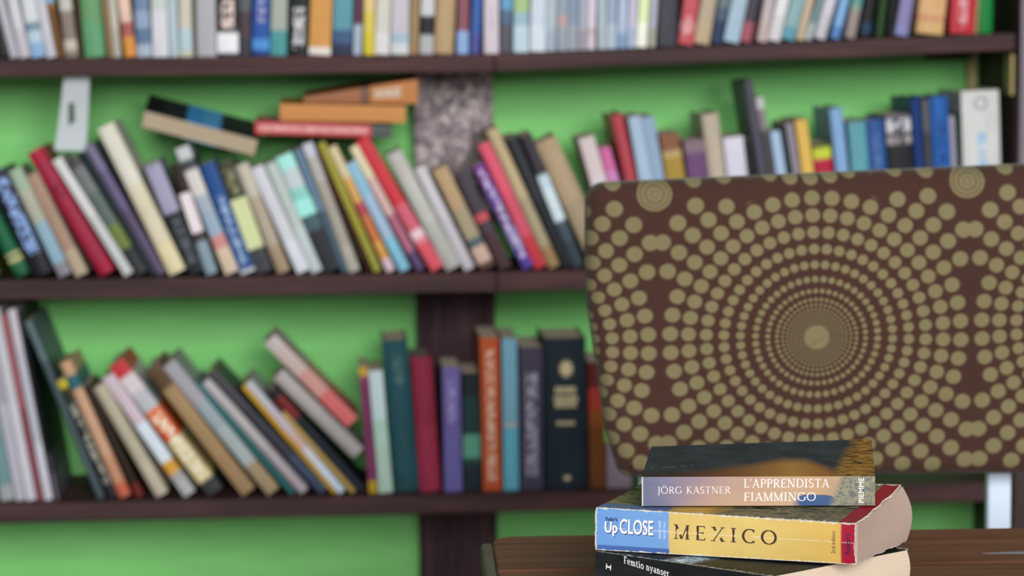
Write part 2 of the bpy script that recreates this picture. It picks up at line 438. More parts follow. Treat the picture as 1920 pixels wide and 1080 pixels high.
ROW2 = [
 (-52,-120,380,26,'rust-brown paperback','','7a4a22'),
 (-22,-108,330,26,'olive paperback','','4d4a20'),
 (31,-66,332,30,'dark green hardback','with gold bands','1f5a3a .06 2a6a46 .14 d8cf94 .17 1f6040 .2 d8cf94 .22 1f6444',{'hard':True}),
 (64,-24,327,48,'midnight blue paperback','with pale blue title','23222c .25 2a2a3c',{'text':(.2,.92,'8fb0e8',.62),'hard':True}),
 (112,16,322,30,'sage-topped blue paperback','','8c8a94 .12 8fb2c6 .5 b0b2a2 .8 9fb4a0'),
 (143,48,332,28,'beige paperback','in the lean','b8a68e .25 a88c7a'),
 (188,51,290,35,'crimson hardback','','a52440 .1 9e2a44 .9 ac2240',{'hard':True,'text':(.62,.72,'6d1830',.5)}),
 (234,98,303,21,'thin white paperback','','c9cbce .5 d6d8da'),
 (256,125,302,26,'grey paperback','with moss-green band','33363a .12 2e3436 .22 6e8040 .42 5e6f68 .7 74787c .92 4c4a4c'),
 (283,150,290,13,'thin teal-black paperback','','1c2b30'),
 (297,158,276,18,'violet-grey paperback','','5e5370 .5 6b6286 .8 7a7392'),
 (318,182,243,36,'tall cream hardback','','e6dbb4 .2 ded6bc .6 e0dfd2',{'hard':True,'rough':.5}),
 (356,270,312,33,'black paperback','with lilac label','22272b .55 a4a3c0 .97 8a8a9c',{'text':(.08,.5,'5c646c',.5)}),
 (388,318,312,27,'dark brown paperback','with white sticker','8aa0b0 .3 4a3f44 .45 2e2220',{'label':(.38,.74,'dcd2d8')}),
 (423,328,281,28,'white-labelled mottled paperback','','d8c4ae .2 cf8e8c .3 9cb0c8 .48 a8b4c4 .62 d8d4d2 .82 40464e .9 c8ccd0'),
 (452,375,312,31,'bright navy-blue paperback','','d0d4dc .03 2a4f92 .06 24508f',{'text':(.05,.7,'9fb8dc',.45)}),
 (482,408,312,34,'dark olive paperback','with yellow-green sticker','40444a .25 3a3a2c .7 3e4030',{'label':(.22,.68,'c6cf9a'),'text':(.72,.95,'8f9070',.5)}),
 (521,441,313,28,'greyish beige paperback','','ab977e .25 b8ab9a .7 c9c3b6',{'hard':True}),
 (558,470,318,26,'white paperback','with lilac tint','dde2ee .3 d2d5de'),  # lilac-tinted white in two close tones
 (585,497,310,25,'pale mint-grey paperback','','c4d0d4 .4 bcc9c6'),
 (608,517,297,34,'aqua-topped dark paperback','','2c3038 .35 48606a .5 8fd2cc .72 c3d0d6 .88 a8ece4',{'label':(.48,.62,'96e0d8')}),
 (642,551,283,15,'thin slate-blue paperback','','4a6072 .5 6a86a0'),
 (656,566,273,30,'grey-and-white paperback','','b4b0a6 .2 a8a298 .7 b4b2ae .9 c8ccdc'),
 (690,592,282,10,'thin dark red paperback','','4a2228'),
 (702,587,275,22,'mustard-olive paperback','','9c9a44 .3 a09a3c'),
 (726,609,282,25,'orange multicoloured paperback','','dfc4d4 .1 d9a055 .24 c87848 .45 b84c5c .55 d8a860 .75 d8c9a0'),
 (751,646,311,31,'clear light-blue paperback','','86c4de .3 a4c0dc .7 8ec0dc'),
 (782,648,283,23,'cream-topped purple paperback','','5e4a74 .15 b06a84 .45 d8b4b0 .75 dfd6b4'),
 (810,668,267,29,'bright red paperback','with pink patch','e05a6c .2 e08898 .24 f0d0dc .3 d46478 .5 cc3844 .98 d82c34'),
 (838,724,293,36,'thick grey-white paperback','','b9b9b6 .4 c2c2be .8 bfbdb8',{'hard':True}),
 (872,777,318,22,'narrow white-lilac paperback','','c6c3cc .5 cdcad2'),
 (903,812,322,30,'tan paperback','with pale face','5c4038 .06 d2b4a4 .22 50666c .3 a89a80 .6 b89c78'),
 (938,851,325,26,'charcoal paperback','with red spot','4a343a .38 484048 .48 c85460 .56 443f48'),
 (982,887,314,25,'violet paperback','with pale print','5a44a0 .2 8a80b8 .4 5e4884 .6 7050a0 .8 7a3a90',{'text':(.1,.95,'d0c4e4',.5)}),
 (1005,897,274,24,'coral-pink paperback','','c83c48 .25 d4566c .6 de5a74'),
 (1030,912,247,24,'sand-cream hardback','','a88a64 .15 b0a488 .5 c3b08c',{'hard':True}),
 (1056,950,262,23,'thin black glossy paperback','','23262c .5 2e3238'),
 (1076,977,258,30,'black paperback','with painted silvery glare','3a4650 .2 46545e .35 d4e6f0 .6 c4dae8 .7 3a3640'),  # pale middle band is glare painted onto a black spine
 (1110,1004,271,62,'broad tan hardback','','a8977e .5 b29d80',{'hard':True,'d':.01}),
 (1148,1079,262,32,'pinkish white paperback','','d8ccd4 .7 d4c6c8'),
 (1184,1123,280,30,'small pink paperback','','c986bc .8 d06aa4'),
 (1204,1145,218,25,'tall rose-red hardback','','c87880 .4 b84c58',{'hard':True}),
 (1228,1178,221,24,'pale blue hardback','','9fc0dc .5 a9c0da'),
 (1252,1203,222,23,'ash-blue hardback','','88a4bc .5 93acc8'),
 (1276,1237,254,35,'gold paperback','with brown top','a88838 .5 a88a3c .82 b8a070 .87 8a5a40'),
 (1312,1282,266,38,'plum-purple paperback','','70588a .4 6b4a74 .9 84707e'),
 (1351,1316,216,31,'tall beige hardback','','c2b4a4 .5 bfb2a2',{'hard':True}),
 (1384,1356,260,37,'white-lilac square paperback','','d4d2e6 .9 dad8e8'),
 (1423,1394,262,24,'black squat paperback','','10201e .5 181c1a'),
 (1448,1391,154,18,'tallest dark grey hardback','','55525f .5 5a5868',{'hard':True,'D':.14}),
 (1466,1417,184,14,'grey-brown paperback','with pale top','4e4a50 .8 8a8084 .93 c2c6c2'),
 (1481,1444,248,22,'baby-blue paperback','','93bad8 .5 a8c2e0'),
 (1503,1464,255,10,'thin dark teal paperback','','203038'),
 (1513,1473,233,14,'greyish lilac paperback','','8c8690 .5 938c98'),
 (1527,1491,227,22,'golden yellow paperback','','dcb24c .5 e0b85c'),
 (1550,1523,272,33,'little red paperback','with lime spot','b02040 .84 b8244a .87 c4d040 .965 4a5024',{'text':(.1,.5,'c84868',.5)}),
 (1585,1556,205,24,'tall sky-blue hardback','','7aacd6 .5 8ab0de',{'hard':True}),
 (1611,1590,230,32,'turquoise-grey paperback','','8abcc4 .3 5f9fae'),
 (1645,1623,226,34,'denim-blue hardback','','3a5c9a .5 345a98',{'hard':True,'text':(.2,.9,'5878b0',.4)}),
 (1680,1661,218,45,'black paperback','with white photo patches','181d28 .55 202026 .80 a8a4a8 .85 50464a .88 d0d0da .97 6a6874',{'text':(.8,.98,'2a2428',.5)}),
 (1727,1708,185,18,'deep navy hardback','','1c3a80 .5 24407e',{'hard':True}),
 (1745,1728,189,14,'dark grey paperback','','44444c .8 5c5c64'),
 (1760,1745,183,33,'strong blue hardback','','2a62b0 .5 2c64b4',{'hard':True,'text':(.3,.85,'1c3c74',.4)}),
 (1793,1779,218,11,'thin lilac-grey paperback','','8890a8 .5 9a98ac'),
 (1804,1793,214,7,'thin dark green paperback','','1e3428'),
]
BINDER = (1812,1803,172,70,'white binder','with pale blue print','d9dce2 .5 d6d8d8',{'hard':True,'text':(.2,.75,'8cbce6',.22),'D':.16,'ring':True})
ROW3 = [
 (-26,-96,585,22,'thin mint-grey magazine','','8aa6a4'),
 (2,-66,580,26,'teal-grey magazine','','a0a4a8 .08 6d9096 .5 7d9ea4'),
 (30,-40,578,18,'lilac-grey magazine','','b4b4c2 .5 a09cac'),
 (50,-20,580,18,'white magazine','with lilac spine','c8c8d4 .5 c2c4ce'),
 (70,2,592,11,'thin red-brown magazine','','8a4c58 .5 a06068'),
 (84,14,582,20,'white magazine','with pale top','c9c9d6 .3 b8b9c8 .8 c8c2cc',{'D':.2}),
 (105,36,584,7,'thin black magazine','with lilac foot','6f6878 .14 4c4856 .24 12171e .86 2a332f',{'D':.214}),  # grey-green top: reflected light painted into the black cover
 (184,40,620,19,'large slate-blue hardback','','48565e .3 44545a .8 5c6e76',{'D':.2,'H':.30}),
 (205,94,722,26,'charcoal paperback','with silver title','26282e .2 22282a .6 262a2c .85 30321c .93 c0b030',{'text':(.12,.8,'a8a89c',.6)}),
 (219,100,686,34,'peach hardback','with teal band','c86a50 .1 c49074 .3 cba286 .8 2f6a72 .9 c8a080',{'hard':True}),
 (256,148,730,20,'dark red paperback','','6a2424 .12 2a1c14'),  # dark brown upper spine is painted shade; the red shows at the foot
 (293,174,730,34,'pale cream hardback','','c2b9a6 .3 b8b09c',{'hard':True}),
 (346,192,712,36,'white-and-lilac paperback','','b4b6ba .12 a8a8a8 .18 d8a040 .28 d8e4f0 .6 cdbcc8'),
 (392,205,690,38,'fire-orange paperback','with gold base','3a3c40 .1 d8c888 .16 cfc08c .42 d85a28 .5 e07040 .64 b8bcc4 .78 d8d0d4 .9 c23a40',{'text':(.1,.6,'f2ead2',.7)}),
 (455,276,697,42,'wide tan paperback','','a08360 .3 a38762 .84 5c4434 .95 604838'),
 (503,306,690,38,'lilac-topped beige paperback','','a39070 .22 a8b4b8 .5 98a8b0 .7 a6a4ac'),
 (546,366,722,14,'thin teal paperback','','2f7074'),
 (563,378,722,28,'plain white hardback','','b4aab2 .4 bdb9bc',{'hard':True}),
 (601,390,706,34,'charcoal-violet paperback','','3f4c64 .3 3a3a46 .7 44424a'),
 (618,446,728,14,'thin golden paperback','','c49a28 .5 d0a030'),
 (634,458,722,24,'white-pink striped paperback','','d0e0f4 .25 d8d8e8 .4 d8b8b4 .55 c8c0d0 .8 c4c6cc'),
 (659,521,783,19,'narrow tan paperback','','b09450 .5 b89c60'),
 (669,493,740,22,'navy-and-red paperback','','1c2230 .6 1a2026 .72 7a2a2c .92 2a2426',{'H':.215}),
 (662,512,712,38,'thick grey-white hardback','','aaa6a4 .5 b4aeae',{'hard':True,'up':.056,'free':True}),
 (651,496,646,37,'coral-ended pale paperback','','d87070 .35 d09a94 .6 c8b4b0 .9 c4bcbc',{'up':.106,'free':True}),
]
ROW3B = [
 (692,672,690,17,'slim magenta paperback','with yellow ends','b89830 .1 7a3560 .88 8a4060 .93 c8a440'),
 (711,691,697,26,'pale green-white hardback','','b0ccc0 .4 b0d4c4 .6 c4dadf'),
 (741,717,641,46,'dark teal hardback','','254a52 .1 26505a',{'hard':True,'text':(.7,.9,'4c6c70',.4),'d':.004}),
 (788,770,672,39,'crimson clothbound hardback','','96304a .5 8c2c44',{'hard':True,'pg':'8a7f78'}),
 (834,829,690,33,'purple hardback','','6a62a4 .5 6c60a0',{'text':(.55,.9,'9a90c4',.4)}),
 (870,866,700,32,'black-teal paperback','with mint patch','1c2a34 .22 20403e .28 5a9a84 .48 1f3a3a .8 1c2428'),
 (906,900,634,35,'burnt-orange hardback','with white title','b8532c',{'text':(.05,.93,'dcb8a4',.42)}),
 (945,941,636,28,'light blue hardback','','62b0c8 .4 5aacc6 .42 c0b4a8 .44 78aac2'),
 (977,975,652,42,'aubergine hardback','with silver script','453f56 .5 463f54',{'text':(.1,.82,'a09cb4',.5)}),
 (1024,1020,636,78,'thick blue-black hardback','with gold emblem','1c2a34',{'hard':True,'D':.15,'rough':.45,'stamp':True}),
 (1106,1103,680,30,'red-and-amber paperback','','6a3c18 .5 84481c .62 a03428 .8 5a1c1c'),
 (1138,1138,835,46,'low lilac booklet','','8d7c8c'),
]
def gold_stamp(root, t, H):
    m = simple('gold stamping', 'b8aa84', .5, .5, .2); bm = bmesh.new(); y = -.0004
    rr = random.Random(3)
    def blk(x0, x1, z0, z1): bm_box(bm, x0, x1, y-.0003, y+.001, z0, z1)
    n = 10; vs = []
    for i in range(2*n):
        r_ = .016 if i % 2 == 0 else .010
        vs.append(bm.verts.new((t*.52+r_*.8*math.cos(math.pi*i/n), y-.0003, H*.80+r_*math.sin(math.pi*i/n))))
    bm.faces.new(vs)
    for zc, hh, wd in ((.66, .010, .5), (.60, .011, .55), (.565, .010, .5), (.44, .006, .45)):
        x = t*(.5-wd/2)
        while x < t*(.5+wd/2):
            w_ = .003+.004*rr.random(); blk(x, min(x+w_, t*(.5+wd/2)), H*zc-hh/2, H*zc+hh/2); x += w_+.0016
    blk(t*.44, t*.58, H*.06, H*.09)
    bm_obj('gold_stamping', bm, m, root)['kind'] = 'stuff'
def ring_mark(root, t, H):
    n = 20; vs, fs = [], []
    for r_ in (.0075, .0105):
        for i in range(n): vs.append((t*.5+r_*math.cos(2*math.pi*i/n), -.0004, H*.925+r_*math.sin(2*math.pi*i/n)))
    fs = [(i, (i+1) % n, n+(i+1) % n, n+i) for i in range(n)]
    mesh_obj('finger_ring', vs, fs, simple('grey ring', '6a7078', .4), root)
L1 = layout(1, ROW1)
L2 = layout(2, ROW2+[BINDER])
L3 = layout(3, ROW3); L3B = layout(3, ROW3B)
build_row(L1, 'the top shelf', 'books on the top shelf')
build_row(L2, 'the middle shelf', 'books on the middle shelf')
build_row(L3+L3B, 'the lower shelf', 'books on the lower shelf')

# ------------------------------------------------------------------ books as bent six-sided blocks (lying books, the stack on the table)
def trilerp(c8):
    b00, b10, b11, b01, t00, t10, t11, t01 = [Vector(p) for p in c8]
    def P(u, w, v):
        b = (b00*(1-u)+b10*u)*(1-w)+(b01*(1-u)+b11*u)*w
        t = (t00*(1-u)+t10*u)*(1-w)+(t01*(1-u)+t11*u)*w
        return b*(1-v)+t*v
    return P
def block_book(P, label, group, m_top, m_spine, m_bottom, m_page, spine_w=0, nu=24, nw=8, nv=5, over=.004, jag=0.0, ct=.0007, hard=False):
    """P(u,w,v): u along the spine, w from the camera side back, v upward. cover = one folded sheet; page_block inside it"""
    org = P(.5, 0, 0).copy()
    r = empty('book', org, label=label, cat='book', group=group)
    fl = (lambda w: 1-w) if spine_w else (lambda w: w)      # path runs from the fore edge round the spine and back
    path = [('b', 1-k/nw) for k in range(nw+1)]+[('s', k/nv) for k in range(1, nv)]+[('t', k/nw) for k in range(nw+1)]
    vs, uv, fs, fm = [], [], [], []
    rr = random.Random(len(label))
    for k, (reg, q) in enumerate(path):
        j0, j1 = jag*rr.random(), jag*rr.random()
        for i in range(nu+1):
            u = -over*.3+(1+over*.6)*i/nu
            if i == 0: u += j0*.4
            if i == nu: u -= j1*.7+jag*(.5+.5*math.sin(k*.55+1.0)*math.sin(k*.23))
            if reg == 'b': p = P(u, fl(q*(1+over*.4)), 0); t = (i/nu, q)
            elif reg == 's': p = P(u, fl(0), q); t = (i/nu, q)
            else: p = P(u, fl(q*(1+over*.4)), 1); t = (i/nu, q)
            vs.append(p-org); uv.append((t[0], t[1], reg))
    n = nu+1
    # split seams so each face keeps its own print coordinates
    V, UV = [], []
    for k in range(len(path)-1):
        ra, rb = path[k][0], path[k+1][0]
        reg = 's' if ra != rb or ra == 's' else ra
        for i in range(nu):
            ids = [k*n+i, k*n+i+1, (k+1)*n+i+1, (k+1)*n+i]
            fs.append(tuple(ids)); fm.append({'t': 0, 's': 1, 'b': 2}[reg])
    me = bpy.data.meshes.new('cover'); me.from_pydata([tuple(v) for v in vs], [], fs); me.update()
    for m in (m_top, m_spine, m_bottom): me.materials.append(m)
    ul = me.uv_layers.new(name='UVMap')
    for p, mi in zip(me.polygons, fm):
        p.material_index = mi; p.use_smooth = False
        for li in p.loop_indices:
            vi = me.loops[li].vertex_index; a, b, reg = uv[vi]
            if mi == 1 and reg == 'b': b = 0.0
            if mi == 1 and reg == 't': b = 1.0
            ul.data[li].uv = (a, b)
    o = bpy.data.objects.new('cover', me); COL.objects.link(o); o.parent = r
    so = o.modifiers.new('thickness', 'SOLIDIFY'); so.thickness = ct; so.offset = 0
    # page block: six gridded faces
    a, bb, cc = .004, .02, .02
    Q = lambda u, w, v: P(a+(1-2*a)*u, fl(.012+(.978)*w) if not spine_w else fl(.012+.978*w), .018+.964*v)-org
    bm = bmesh.new(); nn = 10
    for fixed in ((0, 0), (0, 1), (1, 0), (1, 1), (2, 0), (2, 1)):
        ax, val = fixed; g = [[None]*(nn+1) for _ in range(nn+1)]
        for i in range(nn+1):
            for j in range(nn+1):
                c = [i/nn, j/nn]; c.insert(ax, val); g[i][j] = bm.verts.new(Q(*c))
        for i in range(nn):
            for j in range(nn): bm.faces.new((g[i][j], g[i+1][j], g[i+1][j+1], g[i][j+1]))
    bmesh.ops.remove_doubles(bm, verts=bm.verts, dist=1e-5)
    bmesh.ops.recalc_face_normals(bm, faces=bm.faces)
    bm_obj('page_block', bm, m_page, r)
    return r, org

# ------------------------------------------------------------------ lettering: drawn strokes for the serif faces, the built-in face for the rest
def arc(cx, cy, rx, ry, a0, a1, thick=.13, thin=.05, n=20):
    pts = []
    for i in range(n+1):
        t = R(a0+(a1-a0)*i/n); pts.append((cx+rx*math.cos(t), cy+ry*math.sin(t), thin+(thick-thin)*abs(math.cos(t))))
    return pts
def ln(x0, y0, x1, y1, w=.13): return [(x0, y0, w), (x1, y1, w)]
TH, TN, SF = .13, .055, .045
def ser(x, y, w=.3): return ln(x-w/2, y, x+w/2, y, SF)
GLY = {
 'M': (1.05, [ln(.15, 0, .15, 1, TN), ln(.15, 1, .53, .02, TH), ln(.53, .02, .9, 1, TN), ln(.9, 0, .9, 1, TH), ser(.15, .02), ser(.9, .02), ser(.1, .98, .22), ser(.95, .98, .22)]),
 'E': (.72, [ln(.18, 0, .18, 1), ln(.1, .975, .64, .975, TN), ln(.18, .52, .54, .52, TN), ln(.1, .025, .66, .025, TN), ln(.64, .98, .64, .84, SF), ln(.66, .02, .66, .18, SF), ln(.54, .44, .54, .6, SF)]),
 'X': (.9, [ln(.14, 1, .76, 0), ln(.76, 1, .12, 0, TN), ser(.14, .98), ser(.76, .98), ser(.12, .02), ser(.76, .02)]),
 'I': (.42, [ln(.2, 0, .2, 1), ser(.2, .98, .34), ser(.2, .02, .34)]),
 'C': (.88, [arc(.48, .5, .42, .48, 48, 312), ln(.77, .99, .77, .76, SF), ln(.77, .02, .77, .2, SF)]),
 'O': (1.0, [arc(.5, .5, .44, .48, 0, 360, n=36)]),
 'L': (.66, [ln(.18, 0, .18, 1), ser(.18, .98), ln(.08, .025, .62, .025, TN), ln(.62, .02, .62, .2, SF)]),
 "'": (.2, [ln(.1, 1.02, .08, .8, .08)]),
 'A': (.86, [ln(.1, 0, .42, 1, TN), ln(.42, 1, .76, 0), ln(.22, .34, .62, .34, TN), ser(.1, .02, .24), ser(.76, .02, .26)]),
 'P': (.68, [ln(.18, 0, .18, 1), ln(.08, .975, .36, .975, TN), ln(.18, .46, .36, .46, TN), arc(.36, .72, .26, .25, -90, 90), ser(.18, .02)]),
 'R': (.8, [ln(.18, 0, .18, 1), ln(.08, .975, .36, .975, TN), ln(.18, .48, .36, .48, TN), arc(.36, .73, .25, .24, -90, 90), ln(.36, .48, .76, 0, .12), ser(.18, .02), ser(.74, .02, .18)]),
 'N': (.95, [ln(.16, 0, .16, 1, TN), ln(.16, 1, .8, 0), ln(.8, 0, .8, 1, TN), ser(.16, .02), ser(.1, .98, .22), ser(.8, .98)]),
 'D': (.92, [ln(.18, 0, .18, 1), ln(.08, .975, .42, .975, TN), ln(.08, .025, .42, .025, TN), arc(.42, .5, .42, .475, -90, 90)]),
 'S': (.62, [arc(.31, .74, .22, .24, 40, 270, .1, .07), arc(.31, .26, .23, .24, -140, 90, .1, .07), ln(.48, .97, .48, .82, SF), ln(.1, .03, .1, .2, SF)]),
 'T': (.78, [ln(.39, 0, .39, 1), ln(.06, .975, .72, .975, TN), ln(.06, .98, .06, .82, SF), ln(.72, .98, .72, .82, SF), ser(.39, .02)]),
 'F': (.66, [ln(.18, 0, .18, 1), ln(.08, .975, .6, .975, TN), ln(.18, .5, .5, .5, TN), ln(.6, .98, .6, .82, SF), ln(.5, .42, .5, .58, SF), ser(.18, .02)]),
 'G': (.95, [arc(.48, .5, .42, .48, 48, 325), ln(.77, .99, .77, .78, SF), ln(.83, .42, .83, .1, .1), ser(.83, .42, .24)]),
 'J': (.4, [ln(.24, 1, .24, .02), ser(.24, .98), arc(.06, .0, .18, .24, -90, 0, .1, .05)]),
 'K': (.86, [ln(.18, 0, .18, 1), ln(.2, .48, .68, 1, TN), ln(.3, .56, .76, 0, .12), ser(.18, .98), ser(.18, .02), ser(.66, .98, .24), ser(.76, .02, .22)]),
}
GLY['Ö'] = (1.0, GLY['O'][1]+[ln(.36, 1.12, .36, 1.22, .1), ln(.64, 1.12, .64, 1.22, .1)])
GLY[' '] = (.42, [])
B = .17   # heavier slab lower case
def sl(x, y, w=.34): return ln(x-w/2, y, x+w/2, y, .09)
SLAB = {
 'F': (.72, [ln(.2, 0, .2, 1, B), ln(.06, .95, .66, .95, .1), ln(.2, .5, .52, .5, .1), ln(.64, .98, .64, .76, .09), sl(.2, .045)]),
 'e': (.66, [arc(.33, .35, .26, .33, 0, 315, .16, .1), ln(.08, .37, .6, .37, .09)]),
 'm': (1.08, [ln(.18, 0, .18, .68, B), arc(.34, .44, .19, .2, 0, 150, B, .1), ln(.53, 0, .53, .46, B), arc(.71, .44, .19, .2, 0, 150, B, .1), ln(.9, 0, .9, .46, B), sl(.18, .045), sl(.53, .045, .28), sl(.9, .045), sl(.12, .65, .2)]),
 't': (.46, [ln(.2, .15, .2, .88, B), ln(.04, .65, .42, .65, .09), arc(.33, .17, .13, .14, 180, 320, B, .1)]),
 'i': (.38, [ln(.19, 0, .19, .68, B), ln(.19, .84, .19, 1.0, B), sl(.19, .045), sl(.12, .65, .22)]),
 'o': (.68, [arc(.34, .34, .26, .32, 0, 360, .17, .1, 30)]),
 'n': (.74, [ln(.18, 0, .18, .68, B), arc(.36, .42, .2, .23, 0, 150, B, .1), ln(.56, 0, .56, .44, B), sl(.18, .045), sl(.56, .045), sl(.12, .65, .2)]),
 'y': (.68, [ln(.12, .66, .36, .04, .15), ln(.58, .66, .26, -.26, .11), sl(.13, .65, .28), sl(.57, .65, .26), sl(.2, -.25, .2)]),
 'a': (.64, [ln(.48, .05, .48, .46, B), arc(.3, .46, .18, .2, 0, 140, B, .1), arc(.27, .2, .18, .18, 0, 360, .15, .09, 24), sl(.54, .045, .2)]),
 's': (.54, [arc(.27, .49, .17, .16, 30, 270, .14, .1), arc(.27, .18, .18, .16, -150, 90, .14, .1), ln(.45, .64, .45, .5, .07), ln(.08, .04, .08, .18, .07)]),
 'r': (.52, [ln(.18, 0, .18, .68, B), arc(.36, .4, .18, .26, 60, 150, .12, .12), sl(.2, .045, .36), sl(.12, .65, .2)]),
 ' ': (.34, []),
}
def stroke_text(s, font, track=.12, bold=1.0):
    """2-D triangles of a line of text, cap height 1"""
    V, Fc, x = [], [], 0.0
    for ch in s:
        adv, st = font[ch]
        for pts in st:
            k = len(V); n = len(pts)
            for i, (px, py, wd) in enumerate(pts):
                a = pts[max(0, i-1)]; b = pts[min(n-1, i+1)]
                dx, dy = b[0]-a[0], b[1]-a[1]; L = math.hypot(dx, dy) or 1
                nx, ny = -dy/L*wd*bold/2, dx/L*wd*bold/2
                V += [(x+px+nx, py+ny), (x+px-nx, py-ny)]
            for i in range(n-1): Fc.append((k+2*i, k+2*i+1, k+2*i+3, k+2*i+2))
        x += adv+track
    return V, Fc
def face_text(s, offset=0.0):
    cu = bpy.data.curves.new('t', 'FONT'); cu.body = s; cu.offset = offset; cu.resolution_u = 4
    o = bpy.data.objects.new('t', cu); COL.objects.link(o)
    dg = bpy.context.evaluated_depsgraph_get(); me = bpy.data.meshes.new_from_object(o.evaluated_get(dg))
    V = [(v.co.x, v.co.y) for v in me.vertices]; Fc = [tuple(p.vertices) for p in me.polygons]
    bpy.data.objects.remove(o); bpy.data.curves.remove(cu); bpy.data.meshes.remove(me)
    return V, Fc
def letter(name, tx, S, u0, u1, v0, v1, mat, root, org, lift=.0006, turn=False, ybase=None):
    """lay 2-D text into the box u0..u1, v0..v1 of the spine surface S(u,v); turn: reads bottom to top"""
    V, Fc = tx
    x0, x1 = min(p[0] for p in V), max(p[0] for p in V)
    y0, y1 = ybase or (min(p[1] for p in V), max(p[1] for p in V))
    out = []
    for x, y in V:
        a, b = (x-x0)/(x1-x0), (y-y0)/(y1-y0)
        if turn: u, v = u1+(u0-u1)*b, v0+(v1-v0)*a
        else: u, v = u0+(u1-u0)*a, v0+(v1-v0)*b
        p = S(u, v); n = (S(u+.01, v)-p).cross(S(u, v+.05)-p).normalized()
        out.append(p+n*lift-org)
    return mesh_obj(name, out, Fc, mat, root)

# ------------------------------------------------------------------ lying books on top of the middle row
def lying(pxbl, pxbr, pxtl, ys, D, roll, zoff_back, label, mats, spine_w=0, taper=None, yaw=0.0):
    """front face corners bottom-left, bottom-right, top-left (photo pixels on plane ys); D depth; roll lifts the back edge"""
    a, b, c = onY(*pxbl, ys), onY(*pxbr, ys), onY(*pxtl, ys)
    up = c-a; t = up.length
    U = (b-a).normalized(); Wd = Vector((math.sin(yaw), math.cos(yaw), 0)); Wd = (Wd+Vector((0, 0, math.tan(roll)))).normalized()
    N = U.cross(Wd); N = -N if N.z < 0 else N
    tr = t if taper is None else taper
    bl, br = a, b
    c8 = [bl, br, br+Wd*D, bl+Wd*D, bl+N*t, br+N*tr, br+N*tr+Wd*D, bl+N*t+Wd*D]
    return block_book(trilerp(c8), label, 'books lying across the middle row', *mats, spine_w=spine_w, nu=8, nw=3, nv=3)
def flat(name, st, rough=.4):
    """print bands along u"""
    s = NT(name, rough); u = s.xyz(s.coord('UV'))[0]
    stops = parse(st); s.color(s.ramp(u, stops) if len(stops) > 1 else lin(stops[0][1]))
    return s.m
def flat_text(name, st, a, b, tc, rough=.4, v0=.25, v1=.75):
    s = NT(name, rough); uv = s.coord('UV'); u, v, _ = s.xyz(uv); stops = parse(st)
    col = s.ramp(u, stops) if len(stops) > 1 else lin(stops[0][1])
    blk = s.noise(s.mapping(uv, (60, 3, 1)), 1, 2, .6)
    ink = s.math('MULTIPLY', s.math('GREATER_THAN', blk, .45), s.math('MULTIPLY', s.band(u, a, b, .01), s.band(v, v0, v1, .06)))
    s.color(s.mix(ink, col, lin(tc))); return s.m
pm1 = page_mat('b8a890'); pm2 = page_mat('a08a70')
mt = flat('pale blue print cover', '1c1f22 .15 2b2d33 .36 3f9ad6 .5 58a8dc .66 23262b')
lying((264, 238), (477, 293), (270, 206), 3.99, .12, R(10), 0, 'paperback lying tilted fore edge outward over the leaning books, black and sky-blue cover', (mt, mt, mt, pm1), spine_w=1)
mr = flat_text('red print cover', 'b01c24 .85 26342f', .03, .82, 'd09898')
lying((478, 251), (734, 258), (479, 228), 3.985, .125, R(2), 0, 'red paperback with white print at the bottom of the small lying pile', (mr, mr, mr, pm2))
mo = flat('orange cover', 'b8741f .9 b87824')
lying((525, 226), (760, 230), (527, 195), 3.987, .12, R(2), 0, 'plain orange paperback in the middle of the small lying pile', (mo, mo, mo, pm2))
mo2 = flat_text('amber print cover', '8a4c16 .3 905018 .5 5c3012 .58 b06a18', .62, .86, 'c0b0a0', v0=.3, v1=.75)
lying((570, 193), (783, 194), (571, 182), 3.995, .115, R(3), 0, 'amber paperback with a splayed end at the top of the small lying pile', (mo2, mo2, mo2, pm2), taper=.038)

# paper tag hanging from the top shelf
tg = empty('paper_tag', (onY(145, 145, SHELF_Y0+.03).x, SHELF_Y0+.03, Z1-.0275), label='long white paper tag hanging from the underside of the top shelf', cat='tag')
def tag_part():
    p = [onY(x, y, SHELF_Y0+.03)-Vector(tg.location) for x, y in ((120, 143), (168, 143), (160, 284), (101, 282))]
    n = 8; vs, fs = [], []
    for i in range(n+1):
        t = i/n; l = p[0].lerp(p[3], t); r = p[1].lerp(p[2], t); off = Vector((0, .012*math.sin(t*2.4), 0))
        l.z = min(l.z, -.0005); r.z = min(r.z, -.0005)
        for q in (l, r): vs += [q+off, q+off+Vector((0, .0008, 0))]
    for i in range(n):
        a = 4*i; fs += [(a, a+2, a+6, a+4), (a+1, a+5, a+7, a+3), (a, a+4, a+5, a+1), (a+2, a+3, a+7, a+6)]
    fs += [(0, 1, 3, 2), (4*n, 4*n+2, 4*n+3, 4*n+1)]
    mesh_obj('paper_strip', vs, fs, simple('tag paper', 'b2bac0', .6), tg)
    q = [onY(x, y, SHELF_Y0+.0295)-Vector(tg.location) for x, y in ((127, 195), (138, 192), (139, 228), (128, 236))]
    off = Vector((0, .0098, 0))
    vs = [v+off for v in q]+[v+off-Vector((0, .0006, 0)) for v in q]
    mesh_obj('printed_mark', vs, [(0, 1, 2, 3), (7, 6, 5, 4), (0, 4, 5, 1), (1, 5, 6, 2), (2, 6, 7, 3), (3, 7, 4, 0)], simple('tag print', '2c4434', .6), tg)
tag_part()

